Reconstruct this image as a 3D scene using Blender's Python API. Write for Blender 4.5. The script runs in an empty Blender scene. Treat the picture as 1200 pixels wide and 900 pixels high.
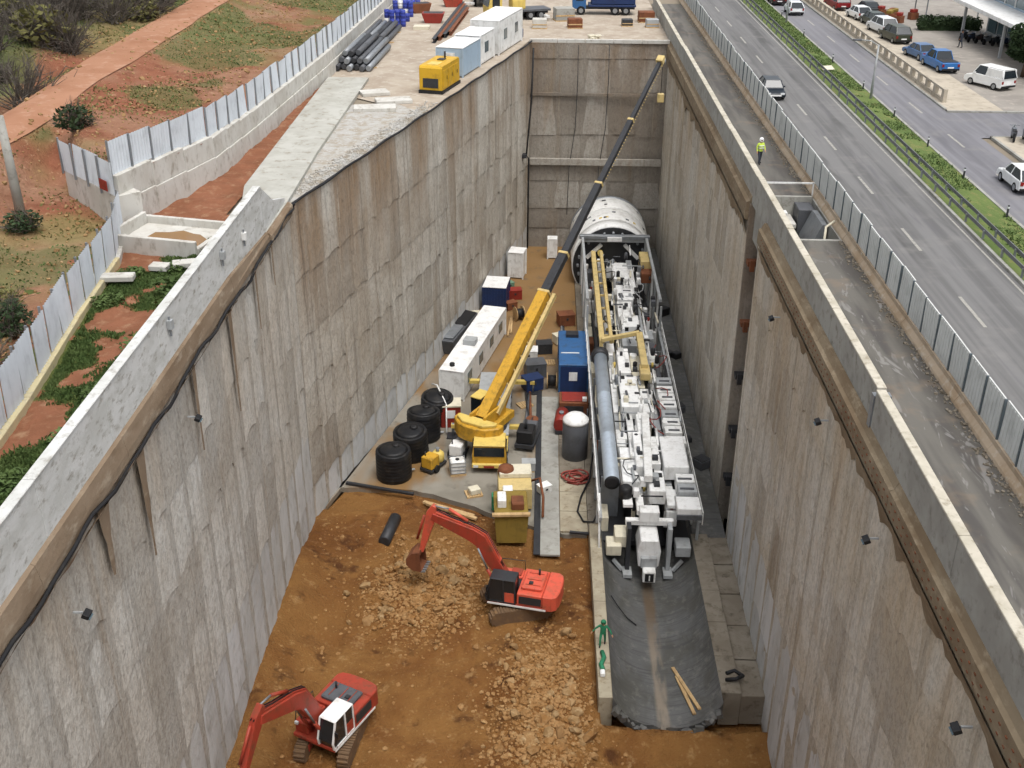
import bpy, math, random
from mathutils import Vector, Matrix, noise
R = math.radians
random.seed(7)
scene = bpy.context.scene
col = scene.collection

# ------------------------------------------------------------ camera
cam_d = bpy.data.cameras.new('camera'); cam = bpy.data.objects.new('camera', cam_d); col.objects.link(cam)
cam_d.sensor_width = 36.0
cam_d.lens = 36.0 * 1310 / 1200
cam_d.clip_start = 0.5; cam_d.clip_end = 3000
_p, _y, _r = R(27.2), R(1.5), R(0.4)
_f = Vector((-math.sin(_y)*math.cos(_p), math.cos(_y)*math.cos(_p), -math.sin(_p)))
_rt = Vector((math.cos(_y), math.sin(_y), 0)); _up = _rt.cross(_f)
_rt2 = math.cos(_r)*_rt + math.sin(_r)*_up; _up2 = -math.sin(_r)*_rt + math.cos(_r)*_up
_m = Matrix((_rt2, _up2, -_f)).transposed().to_4x4(); _m.translation = Vector((0, 0, 22))
cam.matrix_world = _m
scene.camera = cam
scene.render.resolution_x = 1024; scene.render.resolution_y = 768

# ------------------------------------------------------------ world (overcast) and sun
world = bpy.data.worlds.new('World'); scene.world = world; world.use_nodes = True
nt = world.node_tree; nt.nodes.clear()
sky = nt.nodes.new('ShaderNodeTexSky'); sky.sky_type = 'NISHITA'; sky.sun_disc = False
SUN_EL, SUN_AZ = R(70), R(150)            # azimuth measured clockwise from +Y
sky.sun_elevation = SUN_EL; sky.sun_rotation = SUN_AZ
sky.air_density = 1.0; sky.dust_density = 4.0; sky.ozone_density = 1.0
hs = nt.nodes.new('ShaderNodeHueSaturation'); hs.inputs['Saturation'].default_value = 0.24
bg = nt.nodes.new('ShaderNodeBackground'); bg.inputs['Strength'].default_value = 0.15
wo = nt.nodes.new('ShaderNodeOutputWorld')
nt.links.new(sky.outputs[0], hs.inputs['Color']); nt.links.new(hs.outputs[0], bg.inputs[0]); nt.links.new(bg.outputs[0], wo.inputs[0])
sd = bpy.data.lights.new('sun', 'SUN'); sun = bpy.data.objects.new('sun', sd); col.objects.link(sun)
sd.energy = 1.0; sd.angle = R(32); sd.color = (1.0, 0.975, 0.935)
_d = Vector((math.sin(SUN_AZ)*math.cos(SUN_EL), math.cos(SUN_AZ)*math.cos(SUN_EL), math.sin(SUN_EL)))
sun.rotation_euler = _d.to_track_quat('Z', 'Y').to_euler()
scene.view_settings.view_transform = 'Standard'; scene.view_settings.look = 'None'
scene.view_settings.gamma = 1; scene.view_settings.use_curve_mapping = False
scene.view_settings.exposure = 0.5
scene.render.engine = 'CYCLES'
scene.cycles.use_adaptive_sampling = True; scene.cycles.adaptive_threshold = 0.03
scene.cycles.max_bounces = 4; scene.cycles.diffuse_bounces = 2; scene.cycles.glossy_bounces = 2

# ------------------------------------------------------------ materials
def lin(h):
    v = [int(h[i:i+2], 16)/255 for i in (0, 2, 4)]
    return tuple((c/12.92 if c <= .04045 else ((c+.055)/1.055)**2.4) for c in v)
class NT:
    def __init__(s, name):
        s.m = bpy.data.materials.new(name); s.m.use_nodes = True; s.t = s.m.node_tree; s.t.nodes.clear()
        s.out = s.n('ShaderNodeOutputMaterial'); s.b = s.n('ShaderNodeBsdfPrincipled')
        s.t.links.new(s.b.outputs[0], s.out.inputs[0])
        s.pos = s.n('ShaderNodeNewGeometry').outputs['Position']
        s.oi = None
    def n(s, t): return s.t.nodes.new(t)
    def l(s, a, b): s.t.links.new(a, b)
    def rnd(s):
        if not s.oi: s.oi = s.n('ShaderNodeObjectInfo')
        return s.oi.outputs['Random']
    def scaled(s, sc, src=None, rotz=0):
        mp = s.n('ShaderNodeMapping'); mp.inputs['Scale'].default_value = sc if hasattr(sc, '__len__') else (sc, sc, sc)
        mp.inputs['Rotation'].default_value = (0, 0, rotz)
        s.l(src or s.pos, mp.inputs[0]); return mp.outputs[0]
    def noise(s, sc, detail=6, rough=.6, dist=0, rotz=0):
        nz = s.n('ShaderNodeTexNoise'); nz.inputs['Scale'].default_value = 1.0
        nz.inputs['Detail'].default_value = min(detail, 3.3); nz.inputs['Roughness'].default_value = rough
        nz.inputs['Distortion'].default_value = dist
        s.l(s.scaled(sc, rotz=rotz), nz.inputs['Vector']); return nz.outputs['Fac']
    def voro(s, sc, feat='F1', out='Distance'):
        v = s.n('ShaderNodeTexVoronoi'); v.feature = feat; v.inputs['Scale'].default_value = 1.0
        s.l(s.scaled(sc), v.inputs['Vector']); return v.outputs[out]
    def ramp(s, fac, lo, hi, smooth=True):
        m = s.n('ShaderNodeMapRange'); m.inputs['From Min'].default_value = lo; m.inputs['From Max'].default_value = hi
        if smooth: m.interpolation_type = 'SMOOTHSTEP'
        s.l(fac, m.inputs['Value']); return m.outputs[0]
    def math(s, op, a, b):
        m = s.n('ShaderNodeMath'); m.operation = op
        for i, x in enumerate((a, b)):
            if isinstance(x, (int, float)): m.inputs[i].default_value = x
            else: s.l(x, m.inputs[i])
        return m.outputs[0]
    def mix(s, fac, a, b):
        m = s.n('ShaderNodeMix'); m.data_type = 'RGBA'
        for sock, x in ((m.inputs[0], fac), (m.inputs[6], a), (m.inputs[7], b)):
            if isinstance(x, (int, float)): sock.default_value = x
            elif isinstance(x, tuple): sock.default_value = (*x[:3], 1)
            else: s.l(x, sock)
        return m.outputs[2]
    def z(s):
        sx = s.n('ShaderNodeSeparateXYZ'); s.l(s.pos, sx.inputs[0]); return sx.outputs[2]
    def axis(s, i):
        sx = s.n('ShaderNodeSeparateXYZ'); s.l(s.pos, sx.inputs[0]); return sx.outputs[i]
    def bump(s, h, strength, dist):
        b = s.n('ShaderNodeBump'); b.inputs['Strength'].default_value = strength; b.inputs['Distance'].default_value = dist
        s.l(h, b.inputs['Height']); s.l(b.outputs[0], s.b.inputs['Normal'])
    def done(s, colr, rough=.8, metal=0, spec=.35):
        if isinstance(colr, tuple): s.b.inputs['Base Color'].default_value = (*colr[:3], 1)
        else: s.l(colr, s.b.inputs['Base Color'])
        if isinstance(rough, (int, float)): s.b.inputs['Roughness'].default_value = rough
        else: s.l(rough, s.b.inputs['Roughness'])
        s.b.inputs['Metallic'].default_value = metal; s.b.inputs['Specular IOR Level'].default_value = spec
        return s.m
def paint(name, hexc, dirt='6b6254', amount=.35, rough=.45, metal=0, scale=1.3, bump=0.0, rnd=0):
    """painted or dirty plain surface"""
    k = NT(name); c = lin(hexc); d = lin(dirt)
    f = k.ramp(k.noise(scale, 8, .65), .45, .78)
    f2 = k.ramp(k.noise((scale*3, scale*3, scale*.5), 5, .6), .5, .85)
    cc = k.mix(k.math('MULTIPLY', f, amount), c, d)
    cc = k.mix(k.math('MULTIPLY', f2, amount*.8), cc, tuple(x*.6 for x in d))
    if rnd:
        cc = k.mix(k.math('MULTIPLY', k.rnd(), rnd), cc, tuple(x*.45 for x in c))
    if bump: k.bump(k.noise(scale*6, 4), bump, .03)
    return k.done(cc, rough, metal)
def blend(name, hexes, scale, rough=.9, bump=.4, bdist=.05, bscale=None, detail=8, spec=.25, rnd=0):
    """rough ground or concrete: three tones mixed by noise"""
    k = NT(name); a, b, c = (lin(h) for h in hexes)
    f = k.ramp(k.noise(scale, detail, .65, .3), .35, .68)
    s3 = tuple(x*3.3 for x in scale) if hasattr(scale, '__len__') else scale*3.3
    g = k.ramp(k.noise(s3, detail, .7), .5, .75)
    cc = k.mix(g, k.mix(f, a, b), c)
    if rnd: cc = k.mix(k.math('MULTIPLY', k.rnd(), rnd), cc, tuple(x*.4 for x in a))
    if bump: k.bump(k.noise(bscale or 6, 6, .7), bump, bdist)
    return k.done(cc, rough, 0, spec)

M = {}
def shotcrete(name, topz, lo, hi, brown, browntop=1.0, mott='8d8376', run=1.0):
    k = NT(name)
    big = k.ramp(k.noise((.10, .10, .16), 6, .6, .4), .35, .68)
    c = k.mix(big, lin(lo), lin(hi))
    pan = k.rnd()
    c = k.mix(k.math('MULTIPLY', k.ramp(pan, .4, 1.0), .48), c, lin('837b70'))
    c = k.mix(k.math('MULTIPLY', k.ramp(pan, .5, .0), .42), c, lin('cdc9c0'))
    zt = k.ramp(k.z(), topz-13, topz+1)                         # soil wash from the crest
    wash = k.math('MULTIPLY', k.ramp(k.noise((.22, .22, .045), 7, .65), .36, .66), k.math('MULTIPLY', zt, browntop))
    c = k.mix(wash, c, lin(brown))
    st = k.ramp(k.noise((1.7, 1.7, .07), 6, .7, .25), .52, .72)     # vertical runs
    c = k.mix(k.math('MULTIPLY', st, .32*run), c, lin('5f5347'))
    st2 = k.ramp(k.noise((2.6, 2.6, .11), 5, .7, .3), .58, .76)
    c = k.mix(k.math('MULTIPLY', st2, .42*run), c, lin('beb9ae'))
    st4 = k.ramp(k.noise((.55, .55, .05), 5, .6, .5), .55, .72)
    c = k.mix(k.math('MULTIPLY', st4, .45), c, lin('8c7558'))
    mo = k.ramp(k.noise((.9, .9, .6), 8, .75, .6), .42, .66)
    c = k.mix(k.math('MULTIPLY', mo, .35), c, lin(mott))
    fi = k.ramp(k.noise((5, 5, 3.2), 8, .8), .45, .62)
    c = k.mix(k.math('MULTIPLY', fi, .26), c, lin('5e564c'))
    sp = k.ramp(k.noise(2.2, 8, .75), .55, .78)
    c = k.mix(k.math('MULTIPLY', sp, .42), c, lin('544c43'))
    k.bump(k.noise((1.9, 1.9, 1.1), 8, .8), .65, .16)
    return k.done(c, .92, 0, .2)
M['wall_left'] = shotcrete('shotcrete_left', 0, 'd7d6d0', 'c7c1b6', 'b8a68f', .6, 'b6b0a4')
M['wall_oblique'] = shotcrete('shotcrete_oblique', 0, 'c9c4b9', 'b0a697', '957d63', 1.05, '9a9083', 1.8)
M['wall_right'] = shotcrete('shotcrete_right', 0, 'd4d0c6', 'c5bba9', 'bca484', .8, 'b6a992')
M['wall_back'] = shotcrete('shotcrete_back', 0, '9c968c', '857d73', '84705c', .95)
M['lime'] = blend('pale_shotcrete', ('cfd0cf', 'bfbfbb', 'a5a29b'), (.4, .4, .16), .9, .6, .1, 2.2, rnd=.22)

def soil_mat():
    k = NT('excavated_soil')
    c = k.mix(k.ramp(k.noise(.16, 8, .65, .6), .36, .66), lin('6c4623'), lin('825d33'))
    c = k.mix(k.ramp(k.noise(.5, 8, .7), .54, .72), c, lin('4f311a'))
    c = k.mix(k.math('MULTIPLY', k.ramp(k.noise(1.1, 9, .75), .56, .72), .6), c, lin('a3835a'))
    c = k.mix(k.math('MULTIPLY', k.ramp(k.voro(3.2), .28, .1), .18), c, lin('a68a63'))
    k.bump(k.math('ADD', k.noise(1.5, 10, .75), k.math('MULTIPLY', k.noise(6, 6, .7), .5)), .9, .18)
    return k.done(c, .93, 0, .2)
M['soil'] = soil_mat()
def slab_mat():
    k = NT('muddy_slab')
    c = k.mix(k.ramp(k.noise(.25, 8, .6), .38, .66), lin('8f8a7f'), lin('7b766b'))
    mud = k.ramp(k.noise((.16, .07, .2), 7, .65, .5), .46, .64)
    far = k.ramp(k.axis(1), 80, 98)
    c = k.mix(k.math('MULTIPLY', k.math('MAXIMUM', mud, far), .85), c, lin('83602f'))
    c = k.mix(k.math('MULTIPLY', k.ramp(k.noise(.6, 8, .7), .55, .72), .6), c, lin('5a5348'))
    rgh = k.ramp(k.noise(.3, 5), .4, .7)
    k.bump(k.noise(3, 8, .7), .35, .05)
    return k.done(c, k.math('MULTIPLY_ADD', rgh, .4) if False else .75, 0, .35)
M['slab'] = slab_mat()
def cradle_mat():
    k = NT('wet_cradle_concrete')
    c = k.mix(k.ramp(k.noise((.5, .35, .5), 8, .65, .5), .38, .66), lin('5f5f5e'), lin('52514c'))
    c = k.mix(k.math('MULTIPLY', k.ramp(k.noise((.3, 5.5, .3), 5, .6, .6), .48, .66), .55), c, lin('454545'))
    c = k.mix(k.math('MULTIPLY', k.ramp(k.noise(1.6, 6, .7), .5, .7), .35), c, lin('827f79'))
    x = k.axis(0)
    mid = k.math('MULTIPLY', k.ramp(k.math('ABSOLUTE', k.math('SUBTRACT', x, 7.52), 0), .5, .2), k.ramp(k.noise((1.2, .3, 1), 5), .3, .55))
    c = k.mix(k.math('MULTIPLY', mid, .75), c, k.mix(k.ramp(k.axis(1), 53, 58), lin('8f8271'), lin('63503a')))
    k.bump(k.noise(3, 8, .7), .4, .05)
    return k.done(c, .7, 0, .35)
M['cradle'] = cradle_mat()
M['curb'] = blend('pale_curb_concrete', ('a89f8a', '958b78', '7c6c54'), .6, .85, .3, .03)
M['walk'] = blend('stained_walkway', ('857d70', '766d60', '5d5548'), .5, .85, .3, .03)
M['concrete'] = blend('concrete', ('a5a49d', '94928b', '7f7b73'), .5, .85, .25, .02)
M['concrete_pale'] = blend('pale_concrete', ('cbc9c2', 'bdb9b0', 'a19b90'), (.6, .6, .35), .85, .25, .02)
M['concrete_white'] = blend('whitewashed_concrete', ('d2d2cf', 'bfbfba', '9a968d'), (.7, .5, 1.2), .85, .5, .04)
M['coping'] = blend('pale_coping', ('c6bfb0', 'b1aa99', '938977'), .8, .8, .15, .02)
M['cap_left'] = blend('soil_stained_cap', ('8b7965', '7a6753', '9d8f7c'), (.5, .25, .7), .92, .5, .05, 3)
M['cap_right'] = blend('rusty_cap', ('8b7c66', '786650', '9c8d76'), (.5, .3, .7), .92, .6, .06, 3)
M['ochre'] = blend('ochre_base', ('cdbf95', 'c2b795', 'aaa08a'), .7, .85, .3, .03)
M['asphalt'] = None
def asphalt(name, a, b, c, edge=None):
    k = NT(name)
    cc = k.mix(k.ramp(k.noise((1.3, .03, 1), 6, .6), .4, .64), lin(a), lin(b))
    cc = k.mix(k.math('MULTIPLY', k.ramp(k.noise((.5, .05, 1), 8, .7, .4), .52, .72), .8), cc, lin(c))
    cc = k.mix(k.math('MULTIPLY', k.ramp(k.noise(.35, 8, .7), .5, .75), .4), cc, lin('8a8783'))
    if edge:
        edge_dark = k.math('MULTIPLY', k.ramp(k.math('ADD', k.axis(0), k.math('MULTIPLY', k.noise((.5, .12, 1), 5), 1.6)), edge+1.9, edge+.7), .75)  # darker ragged band along the given road edge
        cc = k.mix(edge_dark, cc, lin('555258'))
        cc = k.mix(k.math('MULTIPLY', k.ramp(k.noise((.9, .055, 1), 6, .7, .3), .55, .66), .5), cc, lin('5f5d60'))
    k.bump(k.noise(9, 4), .2, .01)
    return k.done(cc, .8, 0, .35)
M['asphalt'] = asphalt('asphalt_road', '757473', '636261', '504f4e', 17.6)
M['asphalt2'] = asphalt('asphalt_second', '7d7c80', '717074', '636266')
def path_mat():
    k = NT('service_path')
    c = k.mix(k.ramp(k.noise((.8, .1, 1), 7, .6, .3), .4, .62), lin('6b6862'), lin('53504d'))
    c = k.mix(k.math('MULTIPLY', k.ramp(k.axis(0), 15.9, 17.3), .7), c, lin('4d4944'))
    w = k.math('MULTIPLY', k.ramp(k.noise((1.4, .35, 1), 9, .8, .8), .56, .64), k.ramp(k.axis(1), 66, 50))
    c = k.mix(k.math('MULTIPLY', w, .32), c, lin('aeaca9'))
    c = k.mix(k.math('MULTIPLY', k.ramp(k.noise(.5, 6, .6), .52, .7), .35), c, lin('8d7a66'))
    k.bump(k.noise(6, 6), .3, .02)
    return k.done(c, .8, 0, .35)
M['path'] = path_mat()
M['pave'] = blend('beige_pavement', ('bab09f', 'aca292', '978d7f'), .4, .85, .15, .01)
M['lot'] = blend('parking_asphalt', ('98928a', '8a847d', 'a8a096'), .3, .85, .15, .01)
M['yard'] = blend('yard_concrete', ('b0a494', '9e9080', 'bfb6a8'), .35, .88, .25, .02)
M['pale_road'] = blend('pale_track', ('b6b5ad', 'a6a49b', '8f897c'), .4, .88, .3, .03)
M['gravel'] = blend('grey_gravel', ('b0aea9', '9c9384', 'c2c1bd'), 1.1, .92, .7, .05, 9)
def hill_mat():
    k = NT('red_hillside')
    c = k.mix(k.ramp(k.noise(.11, 9, .65, .5), .38, .64), lin('84543f'), lin('92705a'))
    c = k.mix(k.math('MULTIPLY', k.ramp(k.noise(.6, 9, .7), .5, .72), .8), c, lin('683f2e'))
    c = k.mix(k.math('MULTIPLY', k.ramp(k.noise(1.6, 8, .8), .57, .7), .6), c, lin('b99a7c'))
    dry = k.ramp(k.math('ADD', k.noise(.06, 8, .65), k.math('MULTIPLY', k.ramp(k.axis(0), -26, -44), .12)), .53, .66)
    c = k.mix(k.math('MULTIPLY', dry, .6), c, lin('7c7a4e'))
    top = k.ramp(k.math('ADD', k.axis(0), k.math('MULTIPLY', k.noise(.2, 6), 8)), -34, -41)
    c = k.mix(k.math('MULTIPLY', top, .85), c, k.mix(k.ramp(k.noise(.4, 8, .7), .4, .65), lin('62624c'), lin('55534a')))
    far = k.math('MULTIPLY', k.ramp(k.axis(1), 92, 118), k.ramp(k.noise(.13, 7, .6), .36, .58))
    c = k.mix(k.math('MULTIPLY', far, .75), c, lin('62683d'))
    at = k.n('ShaderNodeAttribute'); at.attribute_name = 'cover'
    c = k.mix(k.math('MULTIPLY', k.ramp(k.math('ADD', at.outputs['Fac'], k.math('MULTIPLY', k.noise(1.1, 6, .7), .5)), .5, 1.1), .62), c, lin('55603a'))
    k.bump(k.noise(2, 10, .75), .9, .2)
    return k.done(c, .95, 0, .15)
M['hill'] = hill_mat()
M['dirt_track'] = blend('orange_dirt_track', ('a57a60', '986c52', 'b28d76'), (.25, .25, .3), .95, .3, .03)
def strip_mat():
    k = NT('red_strip_soil')
    c = k.mix(k.ramp(k.noise(.4, 8, .65), .35, .68), lin('8a5c45'), lin('79503a'))
    c = k.mix(k.ramp(k.noise(1.4, 8, .7), .5, .75), c, lin('99785e'))
    at = k.n('ShaderNodeAttribute'); at.attribute_name = 'cover'
    c = k.mix(k.math('MULTIPLY', k.ramp(k.math('ADD', at.outputs['Fac'], k.math('MULTIPLY', k.noise(1.5, 6, .7), .5)), .45, .9), .85), c, lin('465a2c'))
    k.bump(k.noise(3, 8, .75), .8, .12)
    return k.done(c, .95, 0, .15)
M['strip'] = strip_mat()
M['ground'] = blend('ground', ('8d8272', '7d7466', '746c55'), .08, .95, .2, .05)
M['galv'] = paint('galvanised_sheet', 'd3d9df', 'a9aeb3', .5, .6, 0, 1.0)
M['fence_hwy'] = paint('pale_green_panel', 'd2d3cf', 'a6a7a3', .5, .95, 0, .9, rnd=.1)
M['fence_post'] = paint('dark_post', '5d676b', '4a4a47', .4, .6)
M['jersey'] = blend('barrier_base', ('b6a48e', 'a58f75', 'c0b4a3'), .6, .88, .25, .02)
M['steel'] = paint('grey_steel', '8e9296', '5f5a52', .4, .45, .4)
M['steel_rail'] = paint('weathered_rail', '6f7072', '4f4c48', .7, .8)
M['steel_dark'] = paint('dark_steel', '3d3e41', '2b2824', .5, .5, .3)
M['black'] = paint('black_rubber', '1d1d1f', '38342f', .45, .6)
M['tank_black'] = paint('black_tank_plastic', '17181b', '3f3b36', .65, .5)
M['white'] = paint('white_paint', 'ebebe8', '968f82', .55, .45, 0, 1.2)
M['white_clean'] = paint('clean_white', 'eeeeec', 'a29c8f', .45, .4)
M['cream'] = paint('cream_paint', 'd8d1bb', '8d8371', .4, .5)
M['grey'] = paint('grey_paint', 'a7aaab', '6c6861', .45, .5)
M['grey_dark'] = paint('dark_grey_paint', '5a5c60', '3d3a36', .45, .5)
M['yellow'] = paint('crane_yellow', 'cb9c33', '6f5a30', .72, .5, 0, 1.6)
M['yellow_pale'] = paint('pale_yellow', 'dcc169', '8b7542', .4, .45)
M['yellow_gen'] = paint('generator_yellow', 'cfa327', '74602c', .55, .45)
M['beige_yellow'] = paint('beige_yellow_steel', 'cdb67c', '7f6a43', .5, .5)
M['orange'] = paint('excavator_orange', 'd65c46', '8c6048', .75, .45, 0, 1.4)
M['red'] = paint('excavator_red', 'a5402f', '704a36', .78, .5, 0, 1.4)
M['red_dark'] = paint('dark_red', '8d2f25', '4b2b22', .4, .5)
M['track'] = paint('muddy_track', '6b5540', '8a6a45', .8, .9, 0, 2, .5)
M['glass'] = NT('dark_glass').done(lin('20272c'), .12, 0, .6)
M['glass_blue'] = NT('tinted_glass').done(lin('54656b'), .15, 0, .6)
M['blue'] = paint('container_blue', '346294', '3c444c', .6, .45)
M['blue_dark'] = paint('dark_blue', '22355e', '23262e', .4, .45)
M['blue_drum'] = paint('drum_blue', '3947a0', '2a2f55', .35, .4)
M['blue_pale'] = paint('pale_blue_cladding', 'a9bccb', '8a949b', .3, .5)
M['silver'] = paint('silver_duct', 'b4bfca', '7d858d', .35, .35, .35)
M['olive'] = paint('olive_steel', '8a7434', '5a4a28', .5, .7)
M['green'] = paint('green_cloth', '2f7d5a', '1f4a38', .4, .8)
M['green_paint'] = paint('faded_green', '6d8f78', '4d5a4c', .4, .6)
M['hivis'] = paint('hivis_cloth', 'c9e05a', 'a5b04c', .3, .8)
M['skin'] = NT('skin').done(lin('b98a6c'), .6)
M['cloth_dark'] = paint('dark_cloth', '3a3f4a', '2d2d2d', .3, .9)
M['timber'] = blend('timber', ('c9ab7e', 'b3946a', '957a58'), (2, .4, 2), .85, .3, .01)
M['rust'] = paint('rusty_steel', '7a4a30', '4c2f20', .6, .8)
M['hose_red'] = paint('red_hose', '8e4037', '5e3029', .4, .6)
M['rock'] = blend('pale_broken_rock', ('a07c52', '8a6338', 'b4976c'), .9, .93, .5, .04, 5, rnd=.35)
M['rock_grey'] = blend('grey_rock', ('a5865e', '8c6d46', 'b89f7a'), .9, .93, .5, .04, 5, rnd=.3)
M['leaf'] = blend('leaf_green', ('4d6233', '5e6f3f', '3c4f28'), .5, .7, 0, rnd=.3)
M['leaf_dark'] = blend('leaf_dark', ('35472b', '2b3b22', '465534'), .5, .7, 0, rnd=.3)
M['leaf_dry'] = blend('leaf_dry', ('6c6a3f', '7d7a4d', '595633'), .5, .85, 0, rnd=.3)
M['twig'] = blend('bare_twig', ('6b645c', '5c544c', '7f786f'), .8, .9, 0, rnd=.3)
M['bark'] = blend('bark', ('5d4e40', '4d4034', '6b5c4d'), 2, .9, .4, .02)
M['median'] = blend('median_turf', ('667541', '586a39', '807a4e'), (.6, .25, .6), .95, .6, .06, 6)
M['puddle'] = NT('muddy_puddle').done(lin('8c6a41'), .12, 0, .5)
M['line'] = paint('road_paint', 'a3a098', '737170', 1.0, .7, 0, 3.5)
M['tyre'] = NT('tyre_rubber').done(lin('1c1c1d'), .8)
M['rim'] = NT('wheel_rim').done(lin('9a9da0'), .35, .6)
M['lamp_glass'] = NT('lamp_glass').done(lin('d5d8d8'), .2, 0, .6)
M['tail'] = NT('tail_light').done(lin('8a1a16'), .3, 0, .5)

# ------------------------------------------------------------ mesh building
class MB:
    def __init__(s): s.v = []; s.f = []; s.sm = []; s.mi = []; s.cur = 0
    def face(s, idx, smooth=False): s.f.append(tuple(idx)); s.sm.append(smooth); s.mi.append(s.cur)
    def quad(s, a, b, c, d, smooth=False):
        n = len(s.v); s.v += [tuple(a), tuple(b), tuple(c), tuple(d)]; s.face((n, n+1, n+2, n+3), smooth); return s
    def box(s, x0, x1, y0, y1, z0, z1, m=None):
        n = len(s.v); P = [(x, y, z) for x in (x0, x1) for y in (y0, y1) for z in (z0, z1)]
        if m is not None: P = [tuple(m @ Vector(p)) for p in P]
        s.v += P
        for q in ((0, 1, 3, 2), (4, 6, 7, 5), (0, 4, 5, 1), (2, 3, 7, 6), (0, 2, 6, 4), (1, 5, 7, 3)): s.face([n+i for i in q])
        return s
    def cbox(s, cx, cy, cz, sx, sy, sz, rz=0, rx=0, ry=0):
        m = Matrix.Translation((cx, cy, cz)) @ Matrix.Rotation(rz, 4, 'Z') @ Matrix.Rotation(ry, 4, 'Y') @ Matrix.Rotation(rx, 4, 'X')
        return s.box(-sx/2, sx/2, -sy/2, sy/2, -sz/2, sz/2, m)
    def bar(s, a, b, w, h=None):
        a, b = Vector(a), Vector(b); d = b-a; L = d.length
        q = d.to_track_quat('X', 'Z').to_matrix().to_4x4(); m = Matrix.Translation(a) @ q; h = h or w
        return s.box(0, L, -w/2, w/2, -h/2, h/2, m)
    def tube(s, a, b, r0, r1=None, n=10, caps=True):
        r1 = r0 if r1 is None else r1; a, b = Vector(a), Vector(b); d = b-a
        q = d.to_track_quat('Z', 'Y').to_matrix(); k = len(s.v)
        for p, r in ((a, r0), (b, r1)):
            for i in range(n):
                t = 2*math.pi*i/n; s.v.append(tuple(p + q @ Vector((r*math.cos(t), r*math.sin(t), 0))))
        for i in range(n): j = (i+1) % n; s.face((k+i, k+j, k+n+j, k+n+i), True)
        if caps: s.face([k+n-1-i for i in range(n)]); s.face([k+n+i for i in range(n)])
        return s
    def path(s, pts, r, n=6):
        pts = [Vector(p) for p in pts]; k = len(s.v); N = len(pts)
        for i, p in enumerate(pts):
            d = (pts[min(i+1, N-1)]-pts[max(i-1, 0)]); d = d if d.length > 1e-6 else Vector((0, 0, 1))
            q = d.to_track_quat('Z', 'Y').to_matrix()
            for j in range(n):
                t = 2*math.pi*j/n; s.v.append(tuple(p + q @ Vector((r*math.cos(t), r*math.sin(t), 0))))
        for i in range(N-1):
            for j in range(n):
                a = k+i*n+j; b = k+i*n+(j+1) % n; s.face((a, b, b+n, a+n), True)
        s.face([k+n-1-j for j in range(n)]); s.face([k+(N-1)*n+j for j in range(n)])
        return s
    def prism(s, prof, y0, y1, m=None, smooth=False):
        """profile in XZ extruded along Y"""
        n = len(prof); k = len(s.v)
        P = [(x, y, z) for y in (y0, y1) for x, z in prof]
        if m is not None: P = [tuple(m @ Vector(p)) for p in P]
        s.v += P
        for i in range(n): j = (i+1) % n; s.face((k+i, k+j, k+n+j, k+n+i), smooth)
        s.face([k+n-1-i for i in range(n)]); s.face([k+n+i for i in range(n)])
        return s
    def plate(s, poly, z0, z1):
        """plan polygon (x, y) extruded in z"""
        n = len(poly); k = len(s.v)
        s.v += [(x, y, z) for z in (z0, z1) for x, y in poly]
        for i in range(n): j = (i+1) % n; s.face((k+i, k+j, k+n+j, k+n+i))
        s.face([k+n-1-i for i in range(n)]); s.face([k+n+i for i in range(n)])
        return s
    def lathe(s, prof, c=(0, 0, 0), n=20, axis='Z'):
        k = len(s.v); c = Vector(c)
        for r, h in prof:
            for i in range(n):
                t = 2*math.pi*i/n
                p = Vector((r*math.cos(t), r*math.sin(t), h)) if axis == 'Z' else Vector((r*math.cos(t), h, r*math.sin(t)))
                s.v.append(tuple(c+p))
        for a in range(len(prof)-1):
            for i in range(n):
                j = (i+1) % n; s.face((k+a*n+i, k+a*n+j, k+(a+1)*n+j, k+(a+1)*n+i), True)
        s.face([k+n-1-i for i in range(n)]); s.face([k+(len(prof)-1)*n+i for i in range(n)])
        return s
    def mesh(s, name):
        me = bpy.data.meshes.new(name); me.from_pydata(s.v, [], s.f)
        me.polygons.foreach_set('use_smooth', s.sm); me.polygons.foreach_set('material_index', s.mi)
        me.update(); return me
def link(name, me, mats, parent=None, loc=None, rz=None):
    if mats is not None:
        mats = mats if isinstance(mats, (list, tuple)) else [mats]
        for m in mats: me.materials.append(M[m] if isinstance(m, str) else m)
    o = bpy.data.objects.new(name, me); col.objects.link(o)
    if parent: o.parent = parent
    if loc is not None: o.location = loc
    if rz is not None: o.rotation_euler = (0, 0, rz)
    return o
def build(mb, name, mats, parent=None, loc=None, rz=None, bevel=0):
    o = link(name, mb.mesh(name), mats, parent, loc, rz)
    if bevel:
        b = o.modifiers.new('bevel', 'BEVEL'); b.width = bevel; b.segments = 1; b.limit_method = 'ANGLE'; b.angle_limit = R(40)
    return o
def tag(o, label, cat, group=None):
    o['label'] = label; o['category'] = cat
    if group: o['group'] = group
    return o
def struct(o, kind='structure'): o['kind'] = kind; return o
def thing(name, label, cat, loc=(0, 0, 0), rz=0, group=None):
    o = bpy.data.objects.new(name, None); col.objects.link(o); o.location = loc; o.rotation_euler = (0, 0, rz)
    o.empty_display_size = .3
    return tag(o, label, cat, group)
def B(): return MB()
def copy_tree(o, parent=None):
    c = o.copy(); col.objects.link(c); c.parent = parent
    for ch in o.children: copy_tree(ch, c)
    return c
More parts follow.
